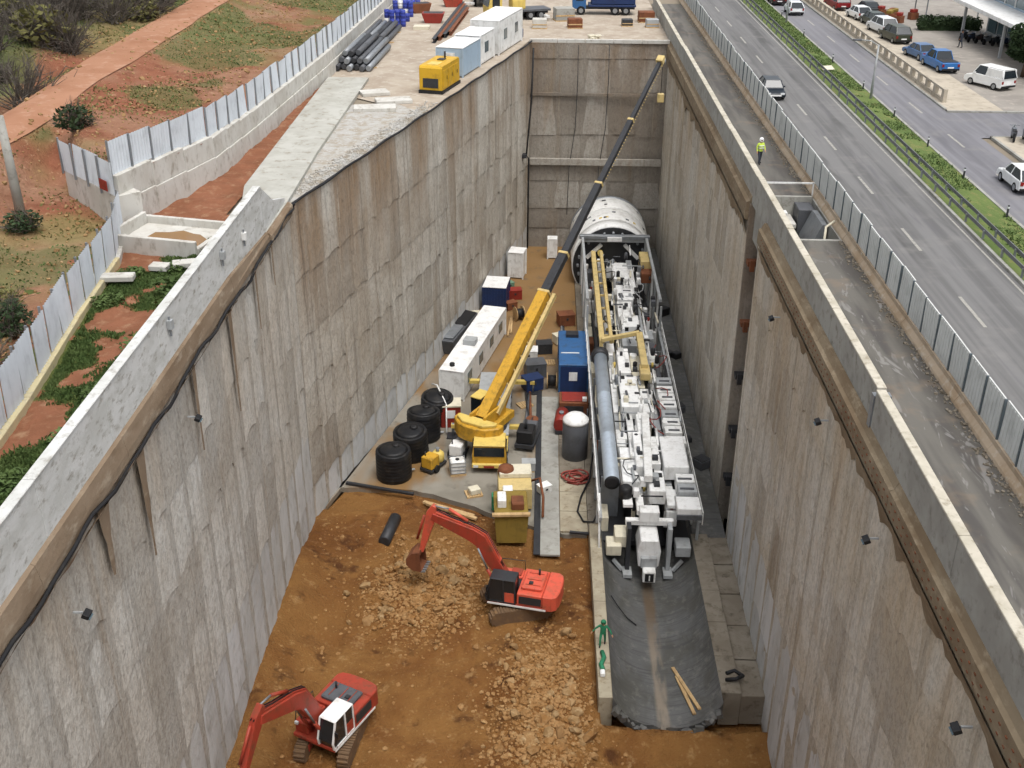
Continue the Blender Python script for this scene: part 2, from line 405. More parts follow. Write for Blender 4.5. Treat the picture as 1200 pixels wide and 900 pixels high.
def grid(name, x0, x1, y0, y1, nx, ny, zf, mats, hole=None, cover=None):
    v = []; f = []
    for j in range(ny+1):
        for i in range(nx+1):
            x = x0+(x1-x0)*i/nx; y = y0+(y1-y0)*j/ny; v.append((x, y, zf(x, y)))
    for j in range(ny):
        for i in range(nx):
            x = x0+(x1-x0)*(i+.5)/nx; y = y0+(y1-y0)*(j+.5)/ny
            if hole and hole(x, y): continue
            a = j*(nx+1)+i; f.append((a, a+1, a+nx+2, a+nx+1))
    me = bpy.data.meshes.new(name); me.from_pydata(v, [], f); me.polygons.foreach_set('use_smooth', [True]*len(f)); me.update()
    if cover:
        at = me.attributes.new('cover', 'FLOAT', 'POINT'); at.data.foreach_set('value', [cover(p[0], p[1]) for p in v])
    return link(name, me, mats)
def nz(x, y, s, seed=0, oct=4):
    return noise.fractal(Vector((x*s, y*s, seed*7.31)), 1.0, 2.0, oct)
def sstep(a, b, x):
    t = max(0, min(1, (x-a)/(b-a))); return t*t*(3-2*t)

# ============================================================ ground sheets
ZF = -23.0
XL, XR, XR2 = -15.7, 13.15, 13.3
BK = (-1.5, 122.5); BKR = (13.3, 123.0)
g = B()
zg = -.08
for q in (((-900, -60), (XL-.2, -60), (XL-.2, 66), (-900, 66)), ((-900, 66), (XL-.2, 66), (-1.7, 122.7), (-900, 122.7)),
          ((-900, 122.7), (900, 123.2), (900, 1800), (-900, 1800)), ((17.45, -60), (900, -60), (900, 123.2), (17.45, 123.2)),
          ((13.5, 69.8), (17.45, 69.8), (17.45, 123.2), (13.5, 123.2)), ((13.5, -60), (17.45, -60), (17.45, 61.4), (13.5, 61.4)),
          ((-900, -900), (900, -900), (900, -60), (-900, -60))):
    g.quad(*[(x, y, zg) for x, y in q])
struct(build(g, 'ground', 'ground'))

# pit floor: excavated soil, carved for the cradle
RUTS = [(-12.0, 66, -9.5, 47, 1), (-6.5, 52, 1.5, 57.2, 1), (-4.5, 40, -5.5, 53, 1), (-10.7, 44, -7, 38, 1)]
def soil_z(x, y):
    z = ZF - .25 + .22*nz(x, y, .16, 1) + .16*nz(x, y, .55, 2)
    z += 1.3*sstep(-12.2, -15.6, x)*sstep(68, 58, y)
    z += .75*math.exp(-((x+7)/2.6)**2-((y-60)/3.0)**2)*(1+.4*nz(x, y, .7, 3))
    z += .55*math.exp(-((x-.4)/2.4)**2-((y-49)/4.0)**2)*(1+.6*nz(x, y, .8, 4))
    z -= .35*math.exp(-((x+2.6)/.9)**2-((y-47)/3.5)**2)
    z -= 1.3*sstep(1.6, 6.6, x)*sstep(48.5, 44.5, y)
    z += .10*nz(x, y, 1.25, 12) + .35*math.exp(-((x-2.6)/.8)**2-((y-54)/6)**2)
    for (ax, ay, bx_, by, w_) in RUTS:
        dx, dy = bx_-ax, by-ay; L = math.hypot(dx, dy); u = ((x-ax)*dx+(y-ay)*dy)/L; w = ((x-ax)*dy-(y-ay)*dx)/L + .5*math.sin(u*.35)
        if -1 < u < L+1:
            q = abs(abs(w)-1.2)
            if q < .55: z -= (.13+.05*math.sin(u*14))*sstep(.55, .15, q)
    if x > 3.9 and y > 47: z = min(z, -24.7)
    if y > 67.5: z = min(z, -23.4)
    return z
struct(grid('pit_floor', -15.75, 13.6, -12, 123.2, 147, 500, soil_z, 'soil'))

# concrete slab on the pit floor
k = B()
edge = [(-15.6, 69.6)]
x = -15.6
while x < 3.6:
    x = min(3.7, x+.8); t = (x+15.6)/19.3
    edge.append((x, 70.2-5.6*sstep(.25, 1, t)+random.uniform(-.12, .12)))
poly = [(3.7, 122.6), (-1.4, 122.6), (-12.9, 76.5), (-15.2, 67.5)] + [(a, b) for a, b in edge[1:]]
k.plate(poly, -23.4, ZF)
slab = build(k, 'floor_slab', 'slab'); struct(slab)
k = B()
k.box(-.1, .35, 62.2, 88, -22.996, -22.93); build(k, 'drain_channel', 'steel_dark', slab)
k = B()
k.box(.36, 1.7, 62.1, 85, -22.998, -22.86); build(k, 'grey_strip', 'concrete', slab)
for i in range(9):
    k = B(); y0 = 64.9+i*2.55
    k.box(1.75, 3.68, y0, y0+2.5, -22.998, -22.84+random.uniform(-.02, .02)); build(k, 'slab_panel', 'curb' if i < 3 else 'walk', slab)

# cradle for the machine
CX, CZ, CR = 7.55, -20.7, 3.3
k = B()
arc = [R(a) for a in range(-158, -21, 8)]
prof = [(CX+CR*math.cos(a), CZ+CR*math.sin(a)) for a in arc]
n = len(prof); ys = [47.3+i*2.5 for i in range(26)]
for y in ys:
    for x, z in prof:
        k.v.append((x, y+(.35*nz(x, y, .9, 9) if y == ys[0] else 0), z))
for j in range(len(ys)-1):
    for i in range(n-1): k.face((j*n+i, j*n+i+1, (j+1)*n+i+1, (j+1)*n+i), True)
kk = len(k.v)
for x, z in prof: k.v.append((x, ys[0]+.1, z-.8))
for i in range(n-1): k.face((kk+i, kk+i+1, i+1, i))
cr = struct(build(k, 'cradle', 'cradle'))
for i in range(6):
    k = B(); y0 = 47.6+i*2.85; k.box(3.72, 4.52, y0, y0+2.83, -24.2, -22.0+random.uniform(-.015, .015)); build(k, 'curb_block', 'curb', cr, bevel=.03)
for i in range(5):
    k = B(); y0 = 48.2+i*3.1; k.box(10.58, 11.75, y0, y0+3.08, -24.4, -22.0+random.uniform(-.02, .02)); build(k, 'walkway_slab', 'walk', cr, bevel=.03)
    k = B(); k.box(11.77, 13.14, y0+.1, y0+3.1, -24.4, -22.28+random.uniform(-.04, .02)); build(k, 'walkway_slab', 'walk', cr, bevel=.03)
k = B(); k.box(10.62, 13.2, 63.8, 122, -24.4, -22.75); build(k, 'side_invert', 'cradle', cr)
k = B(); k.box(3.72, 4.6, 64.8, 122, -24.4, -22.9); build(k, 'side_kerb', 'walk', cr)
# broken front lip of the cradle
for i in range(26):
    a = R(-150+118*i/25+random.uniform(-2, 2)); k = B(); s = random.uniform(.12, .34)
    k.cbox(CX+CR*math.cos(a), 47.2+random.uniform(-.25, .05), CZ+CR*math.sin(a)-.1, s*1.6, s, s, random.random()*3, random.random()*3)
    build(k, 'broken_lip', 'cradle', cr)

# ============================================================ sprayed concrete walls
def panel_mesh(w, h, seed, arch, dep, first):
    rr = random.Random(seed); nx, ny = 6, 6; v = []; f = []
    ax = rr.uniform(.25, .75); tilt = rr.uniform(-.05, .05); pw = rr.uniform(1.3, 2.2); ph = rr.random()*50
    top = h + arch*1.7 + .5; a_ = 0 if first else arch*rr.uniform(.35, 1.4)
    for j in range(ny+1):
        for i in range(nx+1):
            s, t = i/nx, j/ny
            bot = a_*(1-abs((s-ax)/(ax if s < ax else 1-ax))**pw) + .12*a_*nz(s*4, ph, 1, 3)
            x = (s-.5)*(w+.03) + .05*nz(t*3, ph, 1, 3)*(1 if 0 < i < nx else .4)
            z = bot+(top-bot)*t
            y = -.01 + dep*(1-t)**.8 + .5*dep*math.sin(math.pi*s)**.7*(1-t*.6) + .05*nz(s*2, t*3, 1, ph)*(1-t)*t*3 + .6*tilt*(s-.5)*(1-t)
            if i in (0, nx): y -= .075
            v.append((x, y, z))
    for j in range(ny):
        for i in range(nx): a = j*(nx+1)+i; f.append((a+1, a, a+nx+1, a+nx+2))
    nsm = len(f)
    m = len(v)
    for i in range(nx+1): v += [v[i], (v[i][0], -.08, v[i][2]+.03)]
    for i in range(nx): a = m+2*i; f.append((a, a+2, a+3, a+1))
    me = bpy.data.meshes.new('shotcrete_panel'); me.from_pydata(v, [], f)
    me.polygons.foreach_set('use_smooth', [q < nsm for q in range(len(f))]); me.update(); return me
def shot_wall(th, p0, p1, rows, cw, mat, matlow, arch, dep, seed, nlow=1):
    """panels along p0->p1, the pit on the left-hand side"""
    p0, p1 = Vector(p0), Vector(p1); d = p1-p0; L = d.length; nc = max(1, round(L/cw)); w = L/nc
    rz = math.atan2(d.y, d.x); rr = random.Random(seed)
    back = B(); m = Matrix.Translation((p0.x, p0.y, 0)) @ Matrix.Rotation(rz, 4, 'Z')
    back.box(0, L, -.6, 0, rows[0]-1.5, rows[-1], m); build(back, 'wall_core', mat, th)
    for ri in range(len(rows)-1):
        h = rows[ri+1]-rows[ri]
        last = ri == len(rows)-2
        low = ri < nlow
        vs = []
        for q in range(5):
            me = panel_mesh(w, h-(.75+arch*1.7 if last else 0), seed*31+ri*7+q, arch, dep, ri == 0); me.materials.append(M[matlow if low else mat]); vs.append(me)
        for c in range(nc):
            o = bpy.data.objects.new('shotcrete_panel', rr.choice(vs)); col.objects.link(o); o.parent = th
            q = p0 + d*((c+.5)/nc)
            nrm = Vector((-d.y, d.x)).normalized()
            q = q + nrm*rr.uniform(-.02, .03)
            o.location = (q.x, q.y, rows[ri]+(0 if last or ri == 0 else rr.uniform(-.22, .12))); o.rotation_euler = (0, 0, rz+R(rr.uniform(-.5, .5)))
ROWS = [-24.2, -20.2, -16.4, -12.5, -8.6, -4.6, -.25]
wl = thing('retaining_wall', 'pale grey sprayed concrete pit wall at left, nearest the camera, with dark runs', 'retaining wall')
shot_wall(wl, (XL, 66.3), (XL, 8), ROWS, 2.4, 'wall_left', 'lime', .5, .045, 3, 2)
wo_ = thing('retaining_wall', 'long oblique brown-grey sprayed concrete pit wall behind the black tanks', 'retaining wall')
shot_wall(wo_, BK, (XL, 66.3), [-24.2, -20.6, -17, -13.3, -9.4, -5.2, -.06], 2.35, 'wall_oblique', 'lime', .4, .07, 5)
wr = thing('retaining_wall', 'streaky sprayed concrete pit wall at right, nearest the camera, below the long parapet', 'retaining wall')
shot_wall(wr, (XR, 8), (XR, 63.9), ROWS, 2.4, 'wall_right', 'lime', .6, .045, 8, 2)
wf = thing('retaining_wall', 'brown streaked pit wall at far right beside the tunnelling machine, beyond the dark groove', 'retaining wall')
shot_wall(wf, (XR2, 69.2), BKR, ROWS, 2.4, 'wall_right', 'wall_right', .35, .035, 11)
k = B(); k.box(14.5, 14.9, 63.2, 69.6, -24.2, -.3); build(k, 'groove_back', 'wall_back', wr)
k = B(); k.box(XR-.02, 14.5, 63.9, 64.25, -24.2, -.3); build(k, 'groove_side', 'wall_right', wr)
k = B(); k.box(XR2, 14.5, 68.9, 69.2, -24.2, -.3); build(k, 'groove_side', 'wall_back', wr)
for z in (-4.2, -8.5, -12.4, -16.6, -20.5):
    k = B(); k.box(13.4, 14.45, 68.2, 68.88, z, z+.3).box(13.5, 13.8, 67.9, 68.2, z-.25, z+.5); build(k, 'groove_strut', 'rust' if z > -9 else 'steel_dark', wr)
wb = thing('retaining_wall', 'dark stained end wall of the pit behind the crane boom tip', 'retaining wall')
rb = [-24, -20.6, -18.2, -15.2, -13.2, -10, -5.4, -1.7, -.06]
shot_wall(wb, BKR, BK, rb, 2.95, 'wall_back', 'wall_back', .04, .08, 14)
k = B(); k.box(-1.4, 13.2, 122.1, 122.45, -13.25, -12.5); build(k, 'waler_ledge', 'wall_back', wb, bevel=.03)
k = B(); k.box(-1.4, 13.2, 122.28, 122.5, -5.6, -5.3); build(k, 'waler_ledge', 'wall_back', wb)
for x in (3.6, 6.9):
    k = B(); k.path([(x, 122.2, -.2), (x+.05, 122.1, -4), (x-.05, 122.2, -9), (x-.6, 122.15, -13.5), (x-.7, 122.2, -19)], .04, 5); build(k, 'drain_pipe', 'steel_dark', wb)
k = B(); k.path([(-1.15, 121.4, -.4), (-1.3, 120.8, -6), (-1.75, 119.6, -11.5), (-1.5, 120.4, -12), (-1.5, 120.5, -22.5)], .1, 6); build(k, 'drain_pipe', 'black', wb)
k = B(); k.box(-2.2, -1.7, 119.2, 119.9, -11.7, -11.3); build(k, 'pipe_bracket', 'steel_dark', wb)
nw = B(); nw.box(-16, 13.5, -13, -12, -25, 0); tag(build(nw, 'retaining_wall', 'wall_left'), 'end wall of the pit behind the viewpoint', 'retaining wall')

# dark soil runs on the left wall below the cap
for i, (y, l, w) in enumerate(((51, 5.8, .34), (44.6, 4.4, .26), (37.2, 5.0, .42), (33.2, 3.0, .5), (56.5, 3.6, .22), (60.5, 2.6, .2))):
    k = B(); xs = XL+.185; m = len(k.v); N = 7
    for j in range(N):
        t = j/(N-1); ww = w*(1-.8*t)*(1+.2*random.uniform(-1, 1)); yy = y-.5*t*l*.03
        k.v += [(xs+.02*random.random(), yy-ww, -.25-l*t), (xs+.05, yy, -.25-l*t), (xs, yy+ww, -.25-l*t)]
    for j in range(N-1):
        a = m+3*j; k.face((a, a+1, a+4, a+3), True); k.face((a+1, a+2, a+5, a+4), True)
    build(k, 'mud_run', 'cap_left', wl)

# ============================================================ parapets and caps
pl = thing('parapet_wall', 'white-painted concrete parapet running along the left edge of the pit', 'parapet', (0, 0, 0))
for i in range(8):
    y1 = 60.6-i*6.2; y0 = y1-6.17
    k = B(); k.prism([(-16.25, .2), (-15.86, .2), (-15.86, .8), (-15.9, 3.0), (-16.22, 3.0)], y0, y1); build(k, 'parapet_block', 'concrete_white', pl, bevel=.02)
    k = B(); k.box(-16.28, -15.85, y0, y1, 3.0, 3.07); build(k, 'coping', 'concrete_white', pl, bevel=.02)
for i in range(7):
    y1 = 66.4-i*8.1 if i < 1 else 60.6-(i-1)*8.1; y0 = y1-(5.78 if i < 1 else 8.08)
    k = B(); k.prism([(-15.95, -.3), (-15.58, -.25), (-15.6, .1), (-15.72, .75), (-15.86, .82)] if i else [(-15.95, -.3), (-15.42, -.3), (-15.45, .1), (-15.6, .25), (-15.86, .28)], y0, y1)
    if i == 1: k.v = [(x, y, min(z, .27) if y > 60 else z) for x, y, z in k.v]
    build(k, 'capping_beam', 'cap_left', pl)
k = B(); k.v = [(-16.25, 60.63, .2), (-15.86, 60.63, .2), (-15.9, 60.63, 3.0), (-16.22, 60.63, 3.0), (-16.25, 66.3, .2), (-15.86, 66.3, .2), (-15.88, 66.3, .55), (-16.22, 66.3, .55), (-15.88, 63.4, 1.35), (-16.22, 63.4, 1.35)]
for q in ((0, 1, 2, 3), (1, 5, 6, 8, 2), (5, 4, 7, 6), (4, 0, 3, 9, 7), (3, 2, 8, 9), (9, 8, 6, 7)): k.face(q)
build(k, 'parapet_end', 'concrete_white', pl)
pts = []
for i in range(60):
    y = 66.5-i*.95; pts.append((-15.46+.05*math.sin(i*1.7), y, -.22+.12*math.sin(i*.9)+.1*math.sin(i*.37)))
far = []
for i in range(48):
    t = 1-i/47; far.append((BK[0]+(XL-BK[0])*t+.15, BK[1]+(66.4-BK[1])*t, .06+.05*math.sin(i*1.1)))
tag(build(B().path(far[::-1] + [(-15.4, 66.6, .0)] + pts, .085, 6), 'cable', 'black'), 'thick black cable draped along the left crest of the pit', 'cable')
for i, (y, z) in enumerate(((43.2, 1.8), (51.8, 1.7), (56.0, 1.2))):
    t = thing('cable_post', ['small grey bracket post on the left parapet, nearest', 'small grey bracket post on the left parapet, middle one', 'white junction box on the left parapet, farthest'][i], 'post', (-15.78, y, z))
    build(B().box(-.04, .04, -.04, .04, 0, .9), 'post', 'steel', t); build(B().box(-.1, .14, -.14, .14, .35, .75), 'box', 'grey' if i < 2 else 'white', t)

def drape(th, X, y0, y1, zt, sgn, amp, seed, mat):
    k = B(); N = int((y1-y0)/.45)
    for i in range(N+1):
        y = y0+(y1-y0)*i/N; lo = amp*(.55+.9*abs(nz(y, seed, .35, 3))+.5*abs(nz(y, seed, 1.7, 5)))
        for q in (0, .35, .75, 1): k.v.append((X+sgn*(.16*(1-q)+.02*nz(y, q*3, 2, 4)) - sgn*.06*q, y, zt-lo*q))
    for i in range(N):
        for q in range(3): a = i*4+q; k.face((a, a+1, a+5, a+4), True)
    build(k, 'soil_drape', mat, th)
pr = thing('parapet_wall', 'grey concrete parapet with pale coping along the right edge of the pit', 'parapet')
segs = [(9, 17.6, 0), (17.65, 29.3, 0), (29.34, 39.2, 0), (39.6, 47.5, -.12), (47.54, 58.4, -.12), (58.44, 68.2, -.1), (68.24, 80, -.15), (80.04, 96, -.2), (96.04, 112, -.2), (112.04, 146, -.3)]
for y0, y1, dz in segs:
    xo = 13.25 if y1 < 39.5 else 13.42
    k = B(); k.box(xo, xo+.38, y0, y1, -.3, 1.82+dz); build(k, 'parapet_block', 'concrete', pr, bevel=.02)
    k = B(); k.box(xo-.02, xo+.36, y0, y1, 1.82+dz, 1.92+dz); build(k, 'coping', 'coping', pr, bevel=.02)
k = B(); k.box(13.2, 13.9, 39.22, 39.58, -.3, 1.6); build(k, 'joint_post', 'steel', pr)
for y0, y1 in ((9, 22), (22.03, 35), (35.03, 48), (48.03, 63.8)):
    k = B(); k.prism([(13.6, .25), (13.24, .25), (13.1, -.05), (12.94, -.12), (12.92, -.95), (13.3, -1.15)], y0, y1); build(k, 'capping_beam', 'cap_right', pr)
for y0, y1 in ((69.2, 84), (84.03, 102), (102.03, 122.8)):
    k = B(); k.prism([(13.7, .2), (13.4, .2), (13.3, -.1), (13.08, -.2), (13.05, -1.3), (13.5, -1.5)], y0, y1); build(k, 'capping_beam', 'cap_right', pr)
k = B()
for i in range(90):
    y = 18+i*.5
    for q, zz in ((12.93, -.4), (12.93, -.75)): k.box(q-.03, q+.02, y, y+.12, zz, zz+.04)
o = build(k, 'rebar_stubs', 'rust', pr); o['kind'] = 'stuff'
# soil crusts hanging under the cap, right
for i in range(0):
    y = random.uniform(20, 118); xx = XR if y < 64 else XR2
    k = B(); s = random.uniform(.15, .5)
    k.cbox(xx-.12, y, random.uniform(-2.4, -1.4), .2, s*2, s, 0, random.random()); build(k, 'soil_crust', 'cap_right', pr, bevel=.05)

drape(pr, 13.0, 18, 63.8, -.92, -1, .9, 3, 'cap_right')
drape(pr, 13.1, 69.2, 122, -1.2, -1, 1.1, 8, 'cap_right')
drape(pl, -15.5, 20, 66, -.22, 1, .35, 5, 'cap_left')
# floodlights on the walls
def floodlight(x, y, z, sgn, label):
    t = thing('floodlight', label, 'floodlight', (x, y, z), 0, 'unlit floodlights on the pit walls'); t.scale = (.62, .62, .62)
    build(B().box(min(0, sgn*.55), max(0, sgn*.55), -.05, .05, -.05, .05), 'arm', 'grey', t)
    k = B(); k.cbox(sgn*.75, 0, -.1, .4, .62, .3, 0, 0, sgn*R(25)); build(k, 'housing', 'black', t, bevel=.03)
    k = B(); k.cbox(sgn*.84, 0, -.22, .34, .52, .06, 0, 0, sgn*R(25)); build(k, 'lens', 'glass_blue', t)
floodlight(12.95, 35.2, -2.35, -1, 'black floodlight bracketed to the right wall, nearer of the two under the parapet')
floodlight(12.95, 43.9, -2.1, -1, 'black floodlight on the right wall below the parapet joint')
floodlight(12.95, 25.0, -1.9, -1, 'black floodlight on the right wall at the bottom corner of the view')
floodlight(12.95, 55.5, -2.2, -1, 'black floodlight on the right wall near the dark groove')
floodlight(-15.55, 29.6, -2.2, 1, 'black floodlight on the left wall, nearest, below the brown cap')
floodlight(-15.55, 43.1, -2.1, 1, 'black floodlight on the left wall, second, below the brown cap')

# ============================================================ right side: service path, road, car park
def sheet(name, poly, z, mats, parent=None):
    k = B(); k.v = [(x, y, z) for x, y in poly]; k.face(range(len(poly)))
    return struct(build(k, name, mats))
for q in (((13.6, 5), (17.4, 5), (17.4, 61.6), (13.6, 61.6)), ((13.6, 69.6), (17.4, 69.6), (17.4, 150), (13.6, 150))):
    sheet('service_path', q, 0, 'path')
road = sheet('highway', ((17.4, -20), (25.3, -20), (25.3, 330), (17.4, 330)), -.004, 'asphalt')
road2 = sheet('highway', ((28.6, -20), (33.35, -20), (33.35, 330), (28.6, 330)), -.004, 'asphalt2')
for x, off, rd in ((21.45, 51.6, road), (31.15, 84.3, road2)):
    for i in range(-2, 12):
        y = off+(i-1)*10.5
        k = B(); k.quad((x-.09, y-1.9, .002), (x+.09, y-1.9, .002), (x+.09, y+1.9, .002), (x-.09, y+1.9, .002)); build(k, 'lane_dash', 'line', rd)
for x, rd in ((24.9, road),):
    k = B(); k.quad((x-.06, 0, .002), (x+.06, 0, .002), (x+.06, 300, .002), (x-.06, 300, .002)); build(k, 'edge_line', 'line', rd)
# highway hoarding on barrier base
fh = thing('hoarding_fence', 'pale grey-green panel hoarding on a concrete barrier beside the highway', 'fence')
bm_ = B().prism([(-.34, 0), (.34, 0), (.3, .12), (.14, .35), (.12, .55), (-.12, .55), (-.14, .35), (-.3, .12)], 0, 3.96)
bme = bm_.mesh('barrier_block'); bme.materials.append(M['jersey'])
pm = B()
pm.box(-.03, .03, .04, 1.92, 0, 1.75)
for j in range(6): pm.box(-.055, -.031, .15+j*.3, .27+j*.3, .06, 1.69)
pme = pm.mesh('fence_panel'); pme.materials.append(M['fence_hwy'])
sm_ = B().box(-.05, .05, -.04, .04, 0, 1.8).mesh('fence_post'); sm_.materials.append(M['fence_post'])
y = 6.0; rr = random.Random(4)
while y < 190:
    gap = 62 < y < 70
    o = bpy.data.objects.new('barrier_block', bme); col.objects.link(o); o.parent = fh; o.location = (17.72, y, 0); o.rotation_euler = (0, 0, R(rr.uniform(-.3, .3)))
    for q in (0, 1.98):
        o = bpy.data.objects.new('fence_panel', pme); col.objects.link(o); o.parent = fh; o.location = (17.72, y+q, .55+rr.uniform(-.03, .03)); o.rotation_euler = (0, R(rr.uniform(-1.5, 1.5)), R(rr.uniform(-.8, .8)))
        o = bpy.data.objects.new('fence_post', sm_); col.objects.link(o); o.parent = fh; o.location = (17.7, y+q, .5)
    y += 3.98
# rubble and soil along the barrier foot
k = B()
for i in range(1500):
    y = random.uniform(18, 140); x = 17.36-abs(random.gauss(0, .22)); s = random.uniform(.02, .09)
    if 61.5 < y < 69.8: continue
    k.cbox(x, y, s*.3, s*1.5, s*1.4, s, random.random()*3, random.random())
struct(build(k, 'loose_gravel', 'walk'), 'stuff')
# trench in the path
tr = thing('service_trench', 'open rectangular trench in the service path with concrete sides', 'trench', (15.4, 65.6, 0))
for nm, b in (('trench_floor', (-1.55, 1.95, -4, 4, -2.6, -2.4)), ('trench_side', (-1.75, -1.5, -4, 4, -2.6, .35)), ('trench_side', (1.9, 2.02, -4, 4, -2.6, -.02)),
              ('trench_end', (-1.5, 1.9, 3.85, 4.1, -2.6, .12)), ('trench_end', (-1.5, 1.9, -4.15, -3.9, -2.6, .06))):
    build(B().box(*b), nm, 'concrete' if 'floor' not in nm else 'walk', tr)
build(B().box(-1.5, .6, 1.8, 3.8, -1.3, -1.0), 'cover_slab', 'concrete_pale', tr, bevel=.03)
build(B().box(-.9, .1, 2.3, 2.9, -1.0, -.45), 'valve_box', 'white', tr, bevel=.03)
build(B().box(.75, 1.75, 2.2, 3.8, -2.4, -.2), 'pump_box', 'grey_dark', tr, bevel=.03)
build(B().prism([(.55, -2.4), (1.8, -2.4), (1.8, -.1), (1.5, -.1)], -1.0, 1.9), 'sloped_shutter', 'steel', tr)
build(B().path([(1.1, -3.2, -2.3), (1.2, -3, -.8), (1.3, -2.6, .35), (1.9, -2.0, .5)], .08, 6), 'riser_pipe', 'cream', tr)
build(B().tube((-1.2, -3.4, -2.2), (1.6, -1.4, -2.2), .16), 'pipe', 'steel_dark', tr)
tag(build(B().box(-1.6, 2.0, -.04, .04, .85, .95).box(-1.55, -1.47, -.04, .04, .1, .9).box(1.9, 1.98, -.04, .04, .1, .9), 'guard_rail', 'white', None, (15.4, 69.85, 0)), 'white guard rail across the far end of the trench', 'rail')

# median: kerbs, turf, guard rails
k = B(); k.box(25.3, 28.6, -20, 330, -.05, .12); struct(build(k, 'median_strip', 'median'))
for x in (25.28, 28.6):
    k = B(); k.box(x-.1, x+.1, -20, 330, -.04, .16); struct(build(k, 'kerb', 'concrete'))
for xi, lab in ((25.55, 'grey steel guard rail on the near side of the grassy median'), (26.25, 'second grey guard rail just behind the first on the median')):
    t = thing('guard_rail', lab, 'guard rail', (xi, 0, .12))
    for i in range(11):
        y0 = 30+i*16
        build(B().prism([(-.03, .36), (.03, .36), (.05, .42), (.02, .47), (.05, .52), (.03, .58), (-.03, .58)], y0, y0+15.98), 'rail', 'steel_rail', t)
    pme2 = B().box(-.06, .06, -.05, .05, 0, .5).mesh('post'); pme2.materials.append(M['steel'])
    for i in range(56):
        o = bpy.data.objects.new('post', pme2); col.objects.link(o); o.parent = t; o.location = (-.06, 32+i*3, 0)
k = B(); rr = random.Random(12)
for i in range(14000):
    y = rr.uniform(45, 170); x = rr.uniform(26.5, 28.45); h = rr.uniform(.05, .16)*(1.6 if rr.random() < .08 else 1); a = rr.random()*6.28
    if nz(x, y, .22, 5) < -.18: continue
    dx, dy = .06*math.cos(a), .06*math.sin(a); n_ = len(k.v)
    k.v += [(x-dx, y-dy, .11), (x+dx, y+dy, .11), (x+rr.uniform(-.15, .15), y+rr.uniform(-.15, .15), .11+h)]; k.face((n_, n_+1, n_+2))
struct(build(k, 'median_grass', 'leaf'), 'stuff')
# median marker posts
for i, y in enumerate((58, 66, 74, 82, 91, 101, 113, 127, 140)):
    t = thing('marker_post', 'thin dark marker post at the far edge of the median', 'post', (28.3, y, .12), 0, 'marker posts along the median')
    build(B().box(-.05, .05, -.04, .04, 0, .75), 'stem', 'steel_dark', t); build(B().box(-.06, .06, -.05, .05, .55, .68), 'reflector', 'lamp_glass', t)
tag(build(B().cbox(0, 0, .25, 1.2, .7, .08, .3, .35), 'board', 'cream', None, (26.9, 109, .1)), 'pale board lying on the grass of the median', 'board')

def lamp_post(x, y, h, label, arm=-1.6):
    t = thing('street_lamp', label, 'street lamp', (x, y, 0), 0, 'street lamps along the highway')
    build(B().tube((0, 0, 0), (0, 0, h), .13, .07, 8), 'pole', 'grey', t)
    build(B().path([(0, 0, h-.1), (arm*.4, 0, h+.3), (arm, 0, h+.4)], .05, 6), 'arm', 'grey', t)
    build(B().cbox(arm*1.15, 0, h+.38, .7, .26, .14), 'lamp_head', 'grey_dark', t, bevel=.02)
lamp_post(28.1, 97.5, 4.6, 'slim grey lamp post on the median, nearer of the two')
lamp_post(28.1, 136, 4.6, 'slim grey lamp post on the median, farther one by the white car')

# far kerb, balustrade and pavement
sheet('pavement', ((33.4, 93.5), (38.0, 93.5), (38.0, 330), (33.4, 330)), .12, 'pave')
k = B(); k.box(33.3, 33.5, 94, 330, -.05, .14).box(33.3, 60, 93.2, 93.45, -.05, .14); struct(build(k, 'kerb', 'concrete'))
sheet('side_street', ((33.35, 85.2), (120, 85.2), (120, 93.2), (33.35, 93.2)), -.002, 'asphalt2')
sheet('pavement', ((34.2, 20), (60, 20), (60, 85.1), (34.2, 85.1)), .12, 'pave')
k = B(); k.box(34.0, 34.2, 20, 85.2, -.05, .15).box(34.0, 60, 85.05, 85.25, -.05, .15); struct(build(k, 'kerb', 'concrete'))
sheet('car_park', ((38.0, 93.5), (140, 93.5), (140, 260), (38.0, 260)), .1, 'lot')
bal = thing('balustrade', 'low beige concrete balustrade with square openings beside the far carriageway', 'balustrade', (33.95, 0, .12))
po = B().box(-.16, .16, -.3, .3, 0, .95).mesh('pillar'); po.materials.append(M['pave'])
for i in range(32):
    o = bpy.data.objects.new('pillar', po); col.objects.link(o); o.parent = bal; o.location = (0, 96.5+i*2.3, 0)
    build(B().box(-.12, .12, 96.8+i*2.3, 98.5+i*2.3, .0, .3), 'plinth', 'pave', bal)
    build(B().box(-.17, .17, 96.2+i*2.3, 98.48+i*2.3, .952, 1.12), 'top_rail', 'pave', bal)

